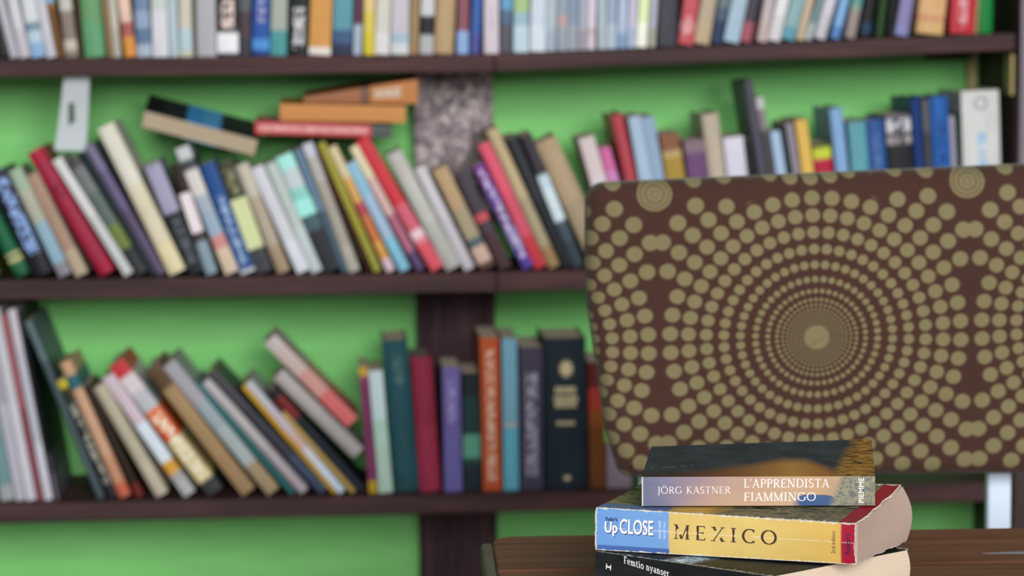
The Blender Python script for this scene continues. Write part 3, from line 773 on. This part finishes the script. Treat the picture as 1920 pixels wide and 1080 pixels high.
# ------------------------------------------------------------------ table of dark planks
def tablewood():
    s = NT('dark polished table wood', .5, .12); v = s.coord()
    g = s.noise(s.mapping(v, (2.0, 40, 40)), 1.6, 6, .62, .5); b = s.noise(s.mapping(v, (1, 5, 5)), 5, 4, .6)
    f = s.math('ADD', s.math('MULTIPLY', g, .6), s.math('MULTIPLY', b, .4))
    s.color(s.ramp(f, [(.33, '432720'), (.47, '643d31'), (.58, '75493b'), (.7, '915d4b')]))
    s.put(s.b.inputs['Roughness'], s.math('ADD', s.math('MULTIPLY', b, .4), .36))
    s.bump(g, .3, .0008); return s.m
M_TABLE = tablewood()
M_TWORN = simple('worn greenish edge wood', '5e5850', .7, .1, 0, .2)
TROT = R(-1.7)
tb = empty('table', (.139, 2.281, 0), (0, 0, TROT), 'dark brown plank-topped wooden table under the stack of three paperbacks', 'table')
for k in range(5):
    y1 = -.145*k; y0 = y1-.1425
    t = bmesh.new(); bmesh.ops.create_cube(t, size=1)
    bmesh.ops.scale(t, vec=(1.40, y1-y0, .03), verts=t.verts); bmesh.ops.translate(t, vec=(.70, (y0+y1)/2, .735), verts=t.verts)
    if k in (0, 4):
        yy = y1 if k == 0 else y0
        es = [e for e in t.edges if all(abs(v.co.y-yy) < 1e-4 and (v.co.x < .01 or v.co.x > 1.39) for v in e.verts) and abs(e.verts[0].co.z-e.verts[1].co.z) > .01]
        bmesh.ops.bevel(t, geom=es, offset=.022, segments=6, affect='EDGES', profile=.5)
    es = [e for e in t.edges if all(v.co.z > .7499 for v in e.verts)]
    bmesh.ops.bevel(t, geom=es, offset=.0035, segments=3, affect='EDGES', profile=.5)
    pl = bm_obj('plank', t, M_TABLE, tb)
    if k == 0:
        sc_ = [(-.012, .0), (.035, .007), (.05, .004), (.05, -.006), (.03, -.004)]
        q = [(onZ(1868, 1031, .7502)-Vector(tb.location)) for _ in range(1)][0]
        mesh_obj('blue_grey_mark', [(q.x+a, q.y+b, .7503) for a, b in sc_]+[(q.x+a, q.y+b, .7500) for a, b in sc_], [(0, 4, 3, 2, 1), (5, 6, 7, 8, 9)]+[(i, (i+1) % 5, 5+(i+1) % 5, 5+i) for i in range(5)], simple('blue grey mark', '76828a', .6), pl)  # small flat blue-grey mark on the rear plank
box_obj('end_batten', -.0105, .0003, -.70, -.018, .722, .7475, M_TWORN, tb, .003, 3)
box_obj('apron', .05, 1.35, -.06, -.04, .64, .719, M_TABLE, tb, .002)
box_obj('apron', .05, 1.35, -.68, -.66, .64, .719, M_TABLE, tb, .002)
for x in (.06, 1.28):
    for y in (-.665, -.065): box_obj('leg', x, x+.055, y-.03, y+.0245, 0, .7195, M_TABLE, tb, .003)

# ------------------------------------------------------------------ chair with the printed back
def dotmat(cx, cz):
    """fabric print: rings of dots round a centre, tiled, with small bull's-eyes where four tiles meet"""
    s = NT('brown fabric with olive dot print', .85, .15); v = s.coord(); X, _, Z = s.xyz(v)
    TX, TZ = .1675, .1585
    def fold(a, T): return s.math('SUBTRACT', s.math('MODULO', s.math('ADD', s.math('DIVIDE', a, T), 9.0), 2.0), 1.0)
    sk = .028   # the print sits slightly askew on the cushion
    x0 = s.math('SUBTRACT', X, cx); z0 = s.math('SUBTRACT', Z, cz)
    fx = fold(s.math('ADD', x0, s.math('MULTIPLY', z0, sk)), TX); fz = fold(s.math('SUBTRACT', z0, s.math('MULTIPLY', x0, sk)), TZ)
    r = s.math('SQRT', s.math('ADD', s.math('MULTIPLY', fx, fx), s.math('MULTIPLY', fz, fz)))
    an = s.math('ARCTAN2', fz, fx)
    def curve(pts, xmax, ymax):
        nd = s.n('ShaderNodeFloatCurve'); c = nd.mapping.curves[0]
        pts = [(a/xmax, b/ymax) for a, b in pts]
        c.points[0].location = pts[0]; c.points[1].location = pts[-1]
        for p in pts[1:-1]: c.points.new(*p)
        for p in c.points: p.handle_type = 'VECTOR'
        nd.mapping.update(); s.l(s.math('DIVIDE', r, xmax), nd.inputs['Value'])
        return s.math('MULTIPLY', nd.outputs[0], ymax)
    rr = [0, 43, 49, 56, 65, 74, 86, 98, 113, 130, 160, 200, 250, 304, 361, 420, 480, 542, 606, 672, 740, 812]
    idx = curve([(a/515, i) for i, a in enumerate(rr)], 1.57, 24)
    spc = curve([(0, .01), (43/515, 6/515), (86/515, 12/515), (130/515, 22/515), (160/515, 34/515), (200/515, 42/515), (245/515, 50/515), (300/515, 55/515), (413/515, 58/515), (531/515, 62/515), (662/515, 68/515), (805/515, 74/515)], 1.57, .2)
    N = 46
    fa = s.math('SUBTRACT', s.math('FRACT', s.math('ADD', s.math('MULTIPLY', an, N/(2*math.pi)), N+.0)), .5)
    fr = s.math('SUBTRACT', s.math('FRACT', s.math('ADD', idx, .5)), .5)
    tang = s.math('MULTIPLY', r, 2*math.pi/N)
    du = s.math('MULTIPLY', fa, tang); dv = s.math('MULTIPLY', fr, spc)
    d = s.math('SQRT', s.math('ADD', s.math('MULTIPLY', du, du), s.math('MULTIPLY', dv, dv)))
    rad = s.math('MULTIPLY', s.math('MINIMUM', tang, spc), s.math('ADD', .35, s.math('MULTIPLY', .075, s.math('DIVIDE', s.math('SUBTRACT', r, .2), .3, True))))
    q = s.math('DIVIDE', d, rad)
    dot = s.math('MULTIPLY', s.math('SUBTRACT', 1.10, q), 4.5, True)
    ac = s.math('SUBTRACT', an, s.math('MULTIPLY', fa, 2*math.pi/N)); rc = s.math('SUBTRACT', r, dv)
    cc = []
    for fn in ('COSINE', 'SINE'):
        a = s.math('ABSOLUTE', s.math('MULTIPLY', rc, s.math(fn, ac))); cc.append(s.math('SUBTRACT', 1.0, a))
        dot = s.math('MULTIPLY', dot, s.math('LESS_THAN', a, .965))
    ec = s.math('SQRT', s.math('ADD', s.math('MULTIPLY', cc[0], cc[0]), s.math('MULTIPLY', cc[1], cc[1])))
    dot = s.math('MULTIPLY', dot, s.math('MAXIMUM', s.math('GREATER_THAN', ec, .165), s.math('LESS_THAN', z0, -.05)))
    dot = s.math('MAXIMUM', dot, s.math('LESS_THAN', r, 40/515))
    ex = s.math('SUBTRACT', 1.0, s.math('ABSOLUTE', fx)); ez = s.math('SUBTRACT', 1.0, s.math('ABSOLUTE', fz))
    e = s.math('SQRT', s.math('ADD', s.math('MULTIPLY', ex, ex), s.math('MULTIPLY', ez, ez)))
    ring = s.math('MULTIPLY', s.math('SINE', s.math('MULTIPLY', e, 190.0)), .22)
    up = s.math('GREATER_THAN', z0, -.05); eye = s.math('MULTIPLY', up, s.math('LESS_THAN', e, .112))
    dot = s.math('MULTIPLY', dot, s.math('MAXIMUM', s.math('GREATER_THAN', e, .12), s.math('SUBTRACT', 1.0, up)))
    eyev = s.math('ADD', s.math('MULTIPLY', s.band(e, .045, .10, .01), -.12), s.math('ADD', .9, ring))
    dot = s.math('ADD', dot, s.math('MULTIPLY', eye, eyev), True)
    wv = s.noise(s.mapping(v, (900, 900, 900)), 1, 2)
    big = s.noise(v, 5, 3)
    tan = s.mix(big, lin('70684a'), lin('7c7254'))
    col = s.mix(dot, s.mix(big, lin('3b2620'), lin('452d26')), tan)
    s.color(col); s.bump(wv, .3, .0006)
    s.b.inputs['Sheen Weight'].default_value = .1
    return s.m
CHX, CHY = .535, 2.70
ch = empty('chair', (CHX, CHY, 0), label='chair with a broad back cushion of brown fabric printed with olive dots', cat='chair')
def roundpoly(P, rads, n=8):
    out = []; N = len(P)
    for i in range(N):
        p = Vector(P[i]); a = (Vector(P[i-1])-p); b = (Vector(P[(i+1) % N])-p); r = rads[i]
        if r == 0: out.append(p); continue
        ang = a.angle(b); d = min(r/math.tan(ang/2), a.length*.45, b.length*.45); rad = d*math.tan(ang/2)
        an, bn = a.normalized(), b.normalized(); c = p+(an+bn).normalized()*(rad/math.sin(ang/2))
        s0, s1 = p+an*d-c, p+bn*d-c
        th = s0.angle(s1); cr = s0.x*s1.y-s0.y*s1.x; sg = 1 if cr > 0 else -1
        for k in range(n+1):
            t = sg*th*k/n; out.append(c+Vector((s0.x*math.cos(t)-s0.y*math.sin(t), s0.x*math.sin(t)+s0.y*math.cos(t))))
    return out
def cushion():
    L = [(1097, 343), (1097, 500), (1102, 580), (1134, 800), (1160, 891)]
    left = [onY(x, y, CHY) for x, y in L]; left = [(p.x-CHX, p.z) for p in left]
    tr = onY(1920, 309, CHY).z; br = onY(1920, 884, CHY).z
    right = [(-left[4][0]-.002, br), (-left[3][0], left[3][1]+.01), (-left[2][0], left[2][1]+.01), (-left[1][0], left[1][1]+.01), (-left[0][0], tr+.003)]
    P = left+right
    rads = [.022, .2, .12, .2, .016, .016, .2, .12, .2, .022]
    o = roundpoly(P, rads)
    # resample evenly
    pts = []
    for i in range(len(o)):
        a, b = o[i], o[(i+1) % len(o)]; k = max(1, int((b-a).length/.008))
        pts += [a.lerp(b, j/k) for j in range(k)]
    n = len(pts); nor = []
    for i in range(n):
        t = (pts[(i+1) % n]-pts[i-1]).normalized(); nor.append(Vector((-t.y, t.x)))
    cen = sum(pts, Vector((0, 0)))/n
    if sum((cen-p).dot(q) for p, q in zip(pts, nor)) < 0: nor = [-q for q in nor]
    T = .030; vs, fs = [], []
    rings = []
    def ring(pp, y): rings.append([Vector((p.x, y, p.y)) for p in pp])
    er = .020
    for sgn in (-1, 1):
        seq = []
        for k in range(0 if sgn < 0 else 1, 6):
            t = k/5*math.pi/2; ins = er*(1-math.cos(t)); y = sgn*(T-.012-0*er)*0+sgn*(.008+er*math.sin(t))
            seq.append(([p+q*ins for p, q in zip(pts, nor)], y))
        base = seq[-1]
        for f in (.9, .75, .5, .25, .08):
            seq.append(([cen+(p-cen)*f for p in base[0]], base[1]+sgn*.010*(1-f*f)))
        if sgn < 0: front = seq
        else: back = seq
    order = list(reversed(front))+[([p for p in pts], .008)]+back
    for pp, y in order: ring(pp, y)
    for rg in rings: vs += rg
    m = len(rings)
    for k in range(m-1):
        for i in range(n): fs.append((k*n+i, k*n+(i+1) % n, (k+1)*n+(i+1) % n, (k+1)*n+i))
    fs += [tuple(range(n-1, -1, -1)), tuple(range((m-1)*n, m*n))]
    c = onY(1531, 632, CHY-.036)
    ob = mesh_obj('back_cushion', vs, fs, dotmat(c.x-CHX, c.z), ch, smooth=True)
    bm = bmesh.new(); bm.from_mesh(ob.data); bmesh.ops.recalc_face_normals(bm, faces=bm.faces); bm.to_mesh(ob.data); bm.free()
    return ob
cush = cushion()
box_obj('seat_cushion', -.25, .25, -.50, -.02, .415, .475, cush.data.materials[0], ch, .022, 4)
M_STEEL = simple('dark chair steel', '2a2a2c', .4, .5, .6)
box_obj('seat_frame', -.24, .24, -.48, .035, .395, .4145, M_STEEL, ch, .004)
for sx in (-.193, .193):
    box_obj('back_support', sx-.0135, sx+.0135, .030, .046, .396, .80, M_PAINTED, ch, .004, 3)
for sx in (-.225, .225):
    for y in (-.465, .02): box_obj('leg', sx-.0125, sx+.0125, y-.0125, y+.0125, 0, .3945, M_STEEL, ch, .004)

# ------------------------------------------------------------------ the stack of three paperbacks
GS = 'paperbacks stacked on the table'
def white_wear(s, u, v, ends=True, amt=.5):
    """scuffed paper showing along the folds"""
    e = s.math('MINIMUM', v, s.math('SUBTRACT', 1.0, v))
    uv = s.n('ShaderNodeCombineXYZ'); s.l(s.math('MULTIPLY', u, 46.0), uv.inputs[0]); s.l(s.math('MULTIPLY', v, 9.0), uv.inputs[1])
    n = s.noise(uv.outputs[0], 1, 4, .7)
    return s.math('GREATER_THAN', s.math('SUBTRACT', s.math('MULTIPLY', n, .19*amt*2), e), .068)
# lowest: black paperback
fA, fB, fE = onZ(1117, 1034, .7915), onZ(1445, 1081, .7915), onZ(1704, 1030, .786)
fD = fA+(fE-fB)
dn = lambda p, dx, dy: Vector((p.x+dx, p.y+dy, .7506))
P1 = trilerp([dn(fA, -.014, -.012), dn(fB, -.006, -.006), dn(fE, .0, .004), dn(fD, -.008, .004), fA, fB, fE, fD])
def P1w(u, w, v):
    p = P1(u, w, v)
    if w < .25 and 0 <= v <= 1: p = p+Vector((.6, .5, 0)).normalized()*(.006*math.sin(v*math.pi)*(1-w/.25))   # hollow, read spine
    p = p+Vector((.004, .002, 0))*math.sin(v*math.pi)*max(0, w)                                                  # fore edge bulges
    return p
def m_black_top():
    s = NT('black cover with a grey silk tie', .5, .08); uv = s.coord('UV'); u, v, _ = s.xyz(uv)
    n = s.noise(s.mapping(uv, (9, 5, 1)), 1, 4, .6); n2 = s.noise(s.mapping(uv, (70, 22, 1), rot=(0, 0, .6)), 1, 3, .6, 1.0)
    base = s.ramp(n, [(.35, '15191c'), (.6, '292c29'), (.75, '353731')])
    sil = s.math('MULTIPLY', s.band(u, .40, .53, .06), s.band(v, .0, .2, .08))
    col = s.mix(sil, base, s.ramp(n2, [(.35, '2c4a66'), (.5, '7aa4c4'), (.62, 'dfe8ee')]))
    wv = white_wear(s, u, v, amt=.42)
    s.color(s.mix(wv, col, lin('b8b4a8'))); return s.m
def m_black_spine():
    s = NT('black spine', .5, .2); uv = s.coord('UV'); n = s.noise(s.mapping(uv, (5, 3, 1)), 1, 3)
    s.color(s.ramp(n, [(.3, '17191b'), (.7, '26292a')])); return s.m
mbs = m_black_spine(); mbt = m_black_top()
r1, o1 = block_book(P1w, 'black paperback with white slab lettering at the bottom of the stack on the table', GS, mbt, mbs, mbs, page_flat('d6c4b0'), nu=40, nw=12, nv=8, jag=.006)
WHITE = simple('white print', 'eeeeee', .5, .5, 0, .02)
k = .57
S1f = lambda u, v: P1w(u, 0, v-k*(u-.17))
letter('title_lettering', stroke_text('Femtio nyanser', SLAB, .1, 1.0), S1f, .17, .43, .81, .99, WHITE, r1, o1, .0009, ybase=(-.3, 1))
letter('publisher_mark', ([(0, 0), (.16, 0), (.16, .36), (.84, .36), (.84, 0), (1, 0), (1, 1), (.84, 1), (.84, .64), (.16, .64), (.16, 1), (0, 1)], [(0, 1, 10, 11), (2, 3, 8, 9), (4, 5, 6, 7)]), lambda u, v: P1w(u, 0, v-.6*(u-.06)), .066, .096, .69, .80, WHITE, r1, o1, .0009)

# middle: the yellow and blue guidebook
gA0, gB0 = onZ(1116, 1030, .7925), onZ(1609, 1058, .7925)
gA1, gB1 = onZ(1117, 952, .825), onZ(1609, 983, .825)
gE0, gE1 = onZ(1703, 1014, .789), onZ(1694, 910, .8335)
gD0 = gA0+(gE0-gB0)*1.03; gD0.z = .7925
gD1 = gA1+(gE1-gB1)*.97; gD1.z = .8285
P2 = trilerp([gA0, gB0, gE0, gD0, gA1, gB1, gE1, gD1])
def P2w(u, w, v):
    p = P2(u, w, v); s_ = math.sin(v*math.pi)
    p = p+Vector((.0075, .004, 0))*s_*max(0, w)**2*(.3+.7*u)         # bulging fore edge
    p.z += .0022*math.sin(min(1, max(0, w))*math.pi)*(.0-v)*.6
    if w <= 0: p = p+Vector((-.4, -.9, 0))*.0012*s_
    return p
def m_guide_spine():
    s = NT('guidebook spine', .32); uv = s.coord('UV'); u, v, _ = s.xyz(uv)
    n = s.noise(s.mapping(uv, (8, 3, 1)), 1, 3)
    col = s.ramp(u, [(0, '6d9fe0'), (.286, '79a6e2'), (.291, 'e2c474'), (.6, 'e4c878'), (.934, 'dfba62'), (.939, 'b01f3a'), (1, 'a81c36')])
    low = s.math('MULTIPLY', s.band(v, -.1, .12, .03), s.math('LESS_THAN', u, .289))  # shade of the spine curving under, painted as darker blue
    col = s.mix(low, col, lin('4a6cb0'))
    uvn = s.noise(s.mapping(uv, (30, 1, 1)), 1, 3)
    line = s.math('ADD', .535, s.math('MULTIPLY', s.math('SUBTRACT', uvn, .5), .03))
    crack = s.math('LESS_THAN', s.math('ABSOLUTE', s.math('SUBTRACT', v, line)), s.math('MULTIPLY', uvn, .014))
    crack = s.math('MULTIPLY', crack, s.math('GREATER_THAN', s.noise(s.mapping(uv, (18, .1, 1)), 1, 3), .44))
    col = s.mix(s.math('MULTIPLY', crack, .75), col, lin('f0e8e0'))
    col = s.mix(white_wear(s, u, v, amt=.44), col, lin('e8e2d8'))
    ue = s.math('SUBTRACT', u, s.math('MULTIPLY', s.noise(s.mapping(uv, (1, 14, 1)), 1, 4, .7), .022))
    col = s.mix(s.math('MAXIMUM', s.math('GREATER_THAN', ue, .981), s.math('LESS_THAN', ue, -.004)), col, lin('d8d0c4'))
    sc = s.n('ShaderNodeVectorMath', operation='SCALE'); s.put(sc.inputs[0], col); s.l(s.math('ADD', s.math('MULTIPLY', n, .16), .70), sc.inputs['Scale'])
    s.l(sc.outputs[0], s.b.inputs['Base Color']); return s.m
def m_guide_top():
    s = NT('guidebook front cover', .55, .06); uv = s.coord('UV'); u, v, _ = s.xyz(uv)
    n = s.noise(s.mapping(uv, (7, 9, 1)), 1, 5, .65, .6); n2 = s.noise(s.mapping(uv, (5, 26, 1)), 1, 4, .6)
    col = s.ramp(n, [(.3, '201f1e'), (.42, '4a4a38'), (.5, '857a5a'), (.58, '3e463a'), (.68, 'a89a74'), (.76, '5e4638')])
    col = s.mix(s.math('MULTIPLY', s.band(u, .27, .45, .1), s.band(v, -.1, .5, .2)), col, s.ramp(n2, [(.35, 'b8862c'), (.55, 'c8a050'), (.7, '98a078')]))
    blue = s.math('MULTIPLY', s.math('LESS_THAN', u, .275), s.math('LESS_THAN', v, s.math('ADD', .09, s.math('MULTIPLY', n2, .12))))
    col = s.mix(blue, col, lin('5b6d96'))
    red = s.math('GREATER_THAN', s.math('ADD', u, s.math('MULTIPLY', s.math('SUBTRACT', n, .5), .05)), .925)
    col = s.mix(red, col, lin('8e1d30'))
    wv = white_wear(s, u, v, amt=.42)
    ue = s.math('SUBTRACT', u, s.math('MULTIPLY', s.noise(s.mapping(uv, (1, 24, 1)), 1, 4, .7), .022))
    wv = s.math('MAXIMUM', wv, s.math('GREATER_THAN', ue, .982))
    s.color(s.mix(wv, col, lin('d8cfc2'))); return s.m
mgs, mgt = m_guide_spine(), m_guide_top()
r2, o2 = block_book(P2w, 'worn yellow and blue travel guide in the middle of the stack on the table', GS, mgt, mgs, mgs, page_flat('b9a297'), nu=60, nw=30, nv=10, jag=.011, ct=.0009)
S2 = lambda u, v: P2w(u, 0, v)
INK = simple('dark brown print', '3a2418', .5); NAVY = simple('navy print', '10204a', .5); WHT2 = simple('white relief print', 'f4f2f6', .5, .5, 0, .02)
SHD = simple('drop shadow print', '1c2c5a', .5, .5, 0, .02); PALE = simple('pale lilac print', 'cfd6ee', .5, .5, 0, .02)
letter('title_lettering', stroke_text('MEXICO', GLY, .36, 1.25), S2, .307, .70, .362, .735, INK, r2, o2)
for mat, du, dv, lf in ((SHD, .0022, -.022, .0005), (WHT2, 0, 0, .0008)):
    nm = 'series_lettering' if mat is WHT2 else 'lettering_shadow'
    letter(nm, face_text('CLOSE', .012), S2, .098+du, .228+du, .42+dv, .775+dv, mat, r2, o2, lf)
    letter(nm, face_text('Up', .02), S2, .039+du, .089+du, .345+dv, .69+dv, mat, r2, o2, lf)
letter('series_lettering', face_text("Fodor's", .035), S2, .042, .089, .705, .805, NAVY, r2, o2)
letter('series_lettering', face_text('travel well'), S2, .246, .258, .36, .77, PALE, r2, o2, turn=True)
letter('series_lettering', face_text('spend less'), S2, .265, .277, .36, .77, PALE, r2, o2, turn=True)
letter('edition_lettering', face_text('2nd edition'), S2, .903, .917, .25, .80, INK, r2, o2, turn=True)
letter('publisher_lettering', face_text("Fodor's", .02), S2, .953, .973, .24, .76, NAVY, r2, o2, turn=True)

# topmost: the novel
aA, aB = onZ(1204, 948, .8272), onZ(1640, 947, .8295)
dirv = (aB-aA).normalized(); bk = Vector((-dirv.y, dirv.x, 0))*.125
H3 = Vector((0, 0, .0232))
aE, aG = onZ(1222, 838, .8539), onZ(1634, 824, .8609)
P3 = trilerp([aA, aB, aG-H3*.84, aE-H3*.93, aA+H3, aB+H3, aG, aE])
def novel_cols(s, uv):
    return s.xyz(uv)
def m_novel_top():
    s = NT('novel front cover', .6, .03); uv = s.coord('UV'); u, v, _ = s.xyz(uv)
    n = s.noise(s.mapping(uv, (6, 4, 1)), 1, 4, .6); str_ = s.noise(s.mapping(uv, (14, 30, 1), rot=(0, 0, -.28)), 1, 4, .65, .5)
    base = s.ramp(n, [(.35, '303138'), (.65, '3f414a')])
    edge = s.ramp(u, [(0, (.07,)*3+(1,)), (.2, (.13,)*3+(1,)), (.42, (.30,)*3+(1,)), (.6, (.46,)*3+(1,)), (.7, (.44,)*3+(1,)), (.80, (.22,)*3+(1,)), (.84, (0, 0, 0, 1))])
    g = s.math('ADD', s.math('SUBTRACT', s.n('ShaderNodeRGBToBW').outputs[0], v), .0)
    bw = g.node.inputs[0].links[0].from_node.inputs[0].links[0].from_node; s.l(edge, bw.inputs[0])
    skin = s.math('ADD', s.math('DIVIDE', g, .22), .45, True)
    tan = s.ramp(u, [(0, '33241f'), (.15, '4a2a24'), (.3, '6d4436'), (.45, '8c5f3c'), (.65, 'b8854a'), (.8, 'a06a38')])
    fiber = s.mix(s.math('MULTIPLY', str_, .45), tan, lin('5a3420'))
    col = s.mix(skin, base, fiber)
    fold = s.math('DIVIDE', s.math('SUBTRACT', s.math('ADD', u, s.math('MULTIPLY', s.math('SUBTRACT', n, .5), .08)), s.math('ADD', .80, s.math('MULTIPLY', v, .085))), .05, True)
    stripe = s.ramp(str_, [(.34, '2a2118'), (.45, '6b4a2a'), (.55, 'a87a3e'), (.66, '8a5a30'), (.75, '4a3420')])
    col = s.mix(fold, col, stripe)
    sc = s.math('MULTIPLY', s.math('LESS_THAN', s.math('ABSOLUTE', s.math('SUBTRACT', v, s.math('ADD', .27, s.math('MULTIPLY', u, .3)))), .008), s.math('MULTIPLY', s.math('LESS_THAN', u, .26), s.math('GREATER_THAN', s.noise(s.mapping(uv, (40, 2, 1)), 1, 2), .5)))
    col = s.mix(s.math('MULTIPLY', sc, .5), col, lin('8a8e90'))
    s.color(col); return s.m
def m_novel_spine():
    s = NT('novel spine', .3); uv = s.coord('UV'); u, v, _ = s.xyz(uv)
    n = s.noise(s.mapping(uv, (9, 2.5, 1)), 1, 4, .6); lace = s.noise(s.mapping(uv, (48, 7, 1)), 1, 5, .7, 1.2)
    uu = s.math('ADD', u, s.math('MULTIPLY', s.math('SUBTRACT', n, .5), .14))
    col = s.ramp(uu, [(0, '6f7898'), (.12, '8a84a0'), (.22, 'a08c9c'), (.34, 'bc9c98'), (.48, 'cda892'), (.62, 'd4b096'), (.74, 'd2ac88'), (.80, 'c8a684')])
    warm = s.math('MULTIPLY', s.band(u, .2, .7, .2), s.math('SUBTRACT', 1.0, v))
    col = s.mix(s.math('MULTIPLY', warm, .45), col, lin('dcb88c'))
    blue = s.math('MULTIPLY', s.band(s.math('ADD', u, s.math('MULTIPLY', s.math('SUBTRACT', n, .5), .1)), .665, .86, .03), s.math('LESS_THAN', v, s.math('ADD', .34, s.math('MULTIPLY', s.math('SUBTRACT', n, .5), .5))))
    col = s.mix(blue, col, lin('3f5f92'))
    lc = s.ramp(lace, [(.32, '4c5866'), (.46, '7c8078'), (.55, 'a8a486'), (.64, '8a8a74'), (.74, 'd0cdb6')])
    lm = s.math('DIVIDE', s.math('SUBTRACT', s.math('ADD', u, s.math('MULTIPLY', s.math('SUBTRACT', 1.0, v), .05)), .845), .03, True)
    col = s.mix(lm, col, lc)
    e = s.math('LESS_THAN', u, .006)
    col = s.mix(e, col, lin('e0dcd6'))
    sc = s.n('ShaderNodeVectorMath', operation='SCALE'); s.put(sc.inputs[0], col); sc.inputs['Scale'].default_value = .68
    s.l(sc.outputs[0], s.b.inputs['Base Color']); return s.m
r3, o3 = block_book(P3, 'novel with a dark and tan painted cover on top of the stack on the table', GS, m_novel_top(), m_novel_spine(), mbs, page_flat('d8c8b4'), nu=40, nw=10, nv=6, ct=.0007)
S3 = lambda u, v: P3(u, 0, v)
CREAM = simple('cream white print', 'f6efe2', .5, .5, 0, .02); PEARL = simple('white print bright', 'ffffff', .5, .5, 0, .01)
letter('author_lettering', stroke_text('JÖRG KASTNER', GLY, .10, .75), S3, .068, .383, .425, .67, CREAM, r3, o3, ybase=(0, 1))
letter('title_lettering', stroke_text("L'APPRENDISTA", GLY, .08, .85), S3, .44, .806, .63, .925, PEARL, r3, o3, ybase=(0, 1))
letter('title_lettering', stroke_text('FIAMMINGO', GLY, .08, .85), S3, .44, .748, .16, .455, PEARL, r3, o3, ybase=(0, 1))
letter('publisher_lettering', face_text('PIEMME'), S3, .931, .953, .09, .97, CREAM, r3, o3, turn=True)
bpy.context.view_layer.update()
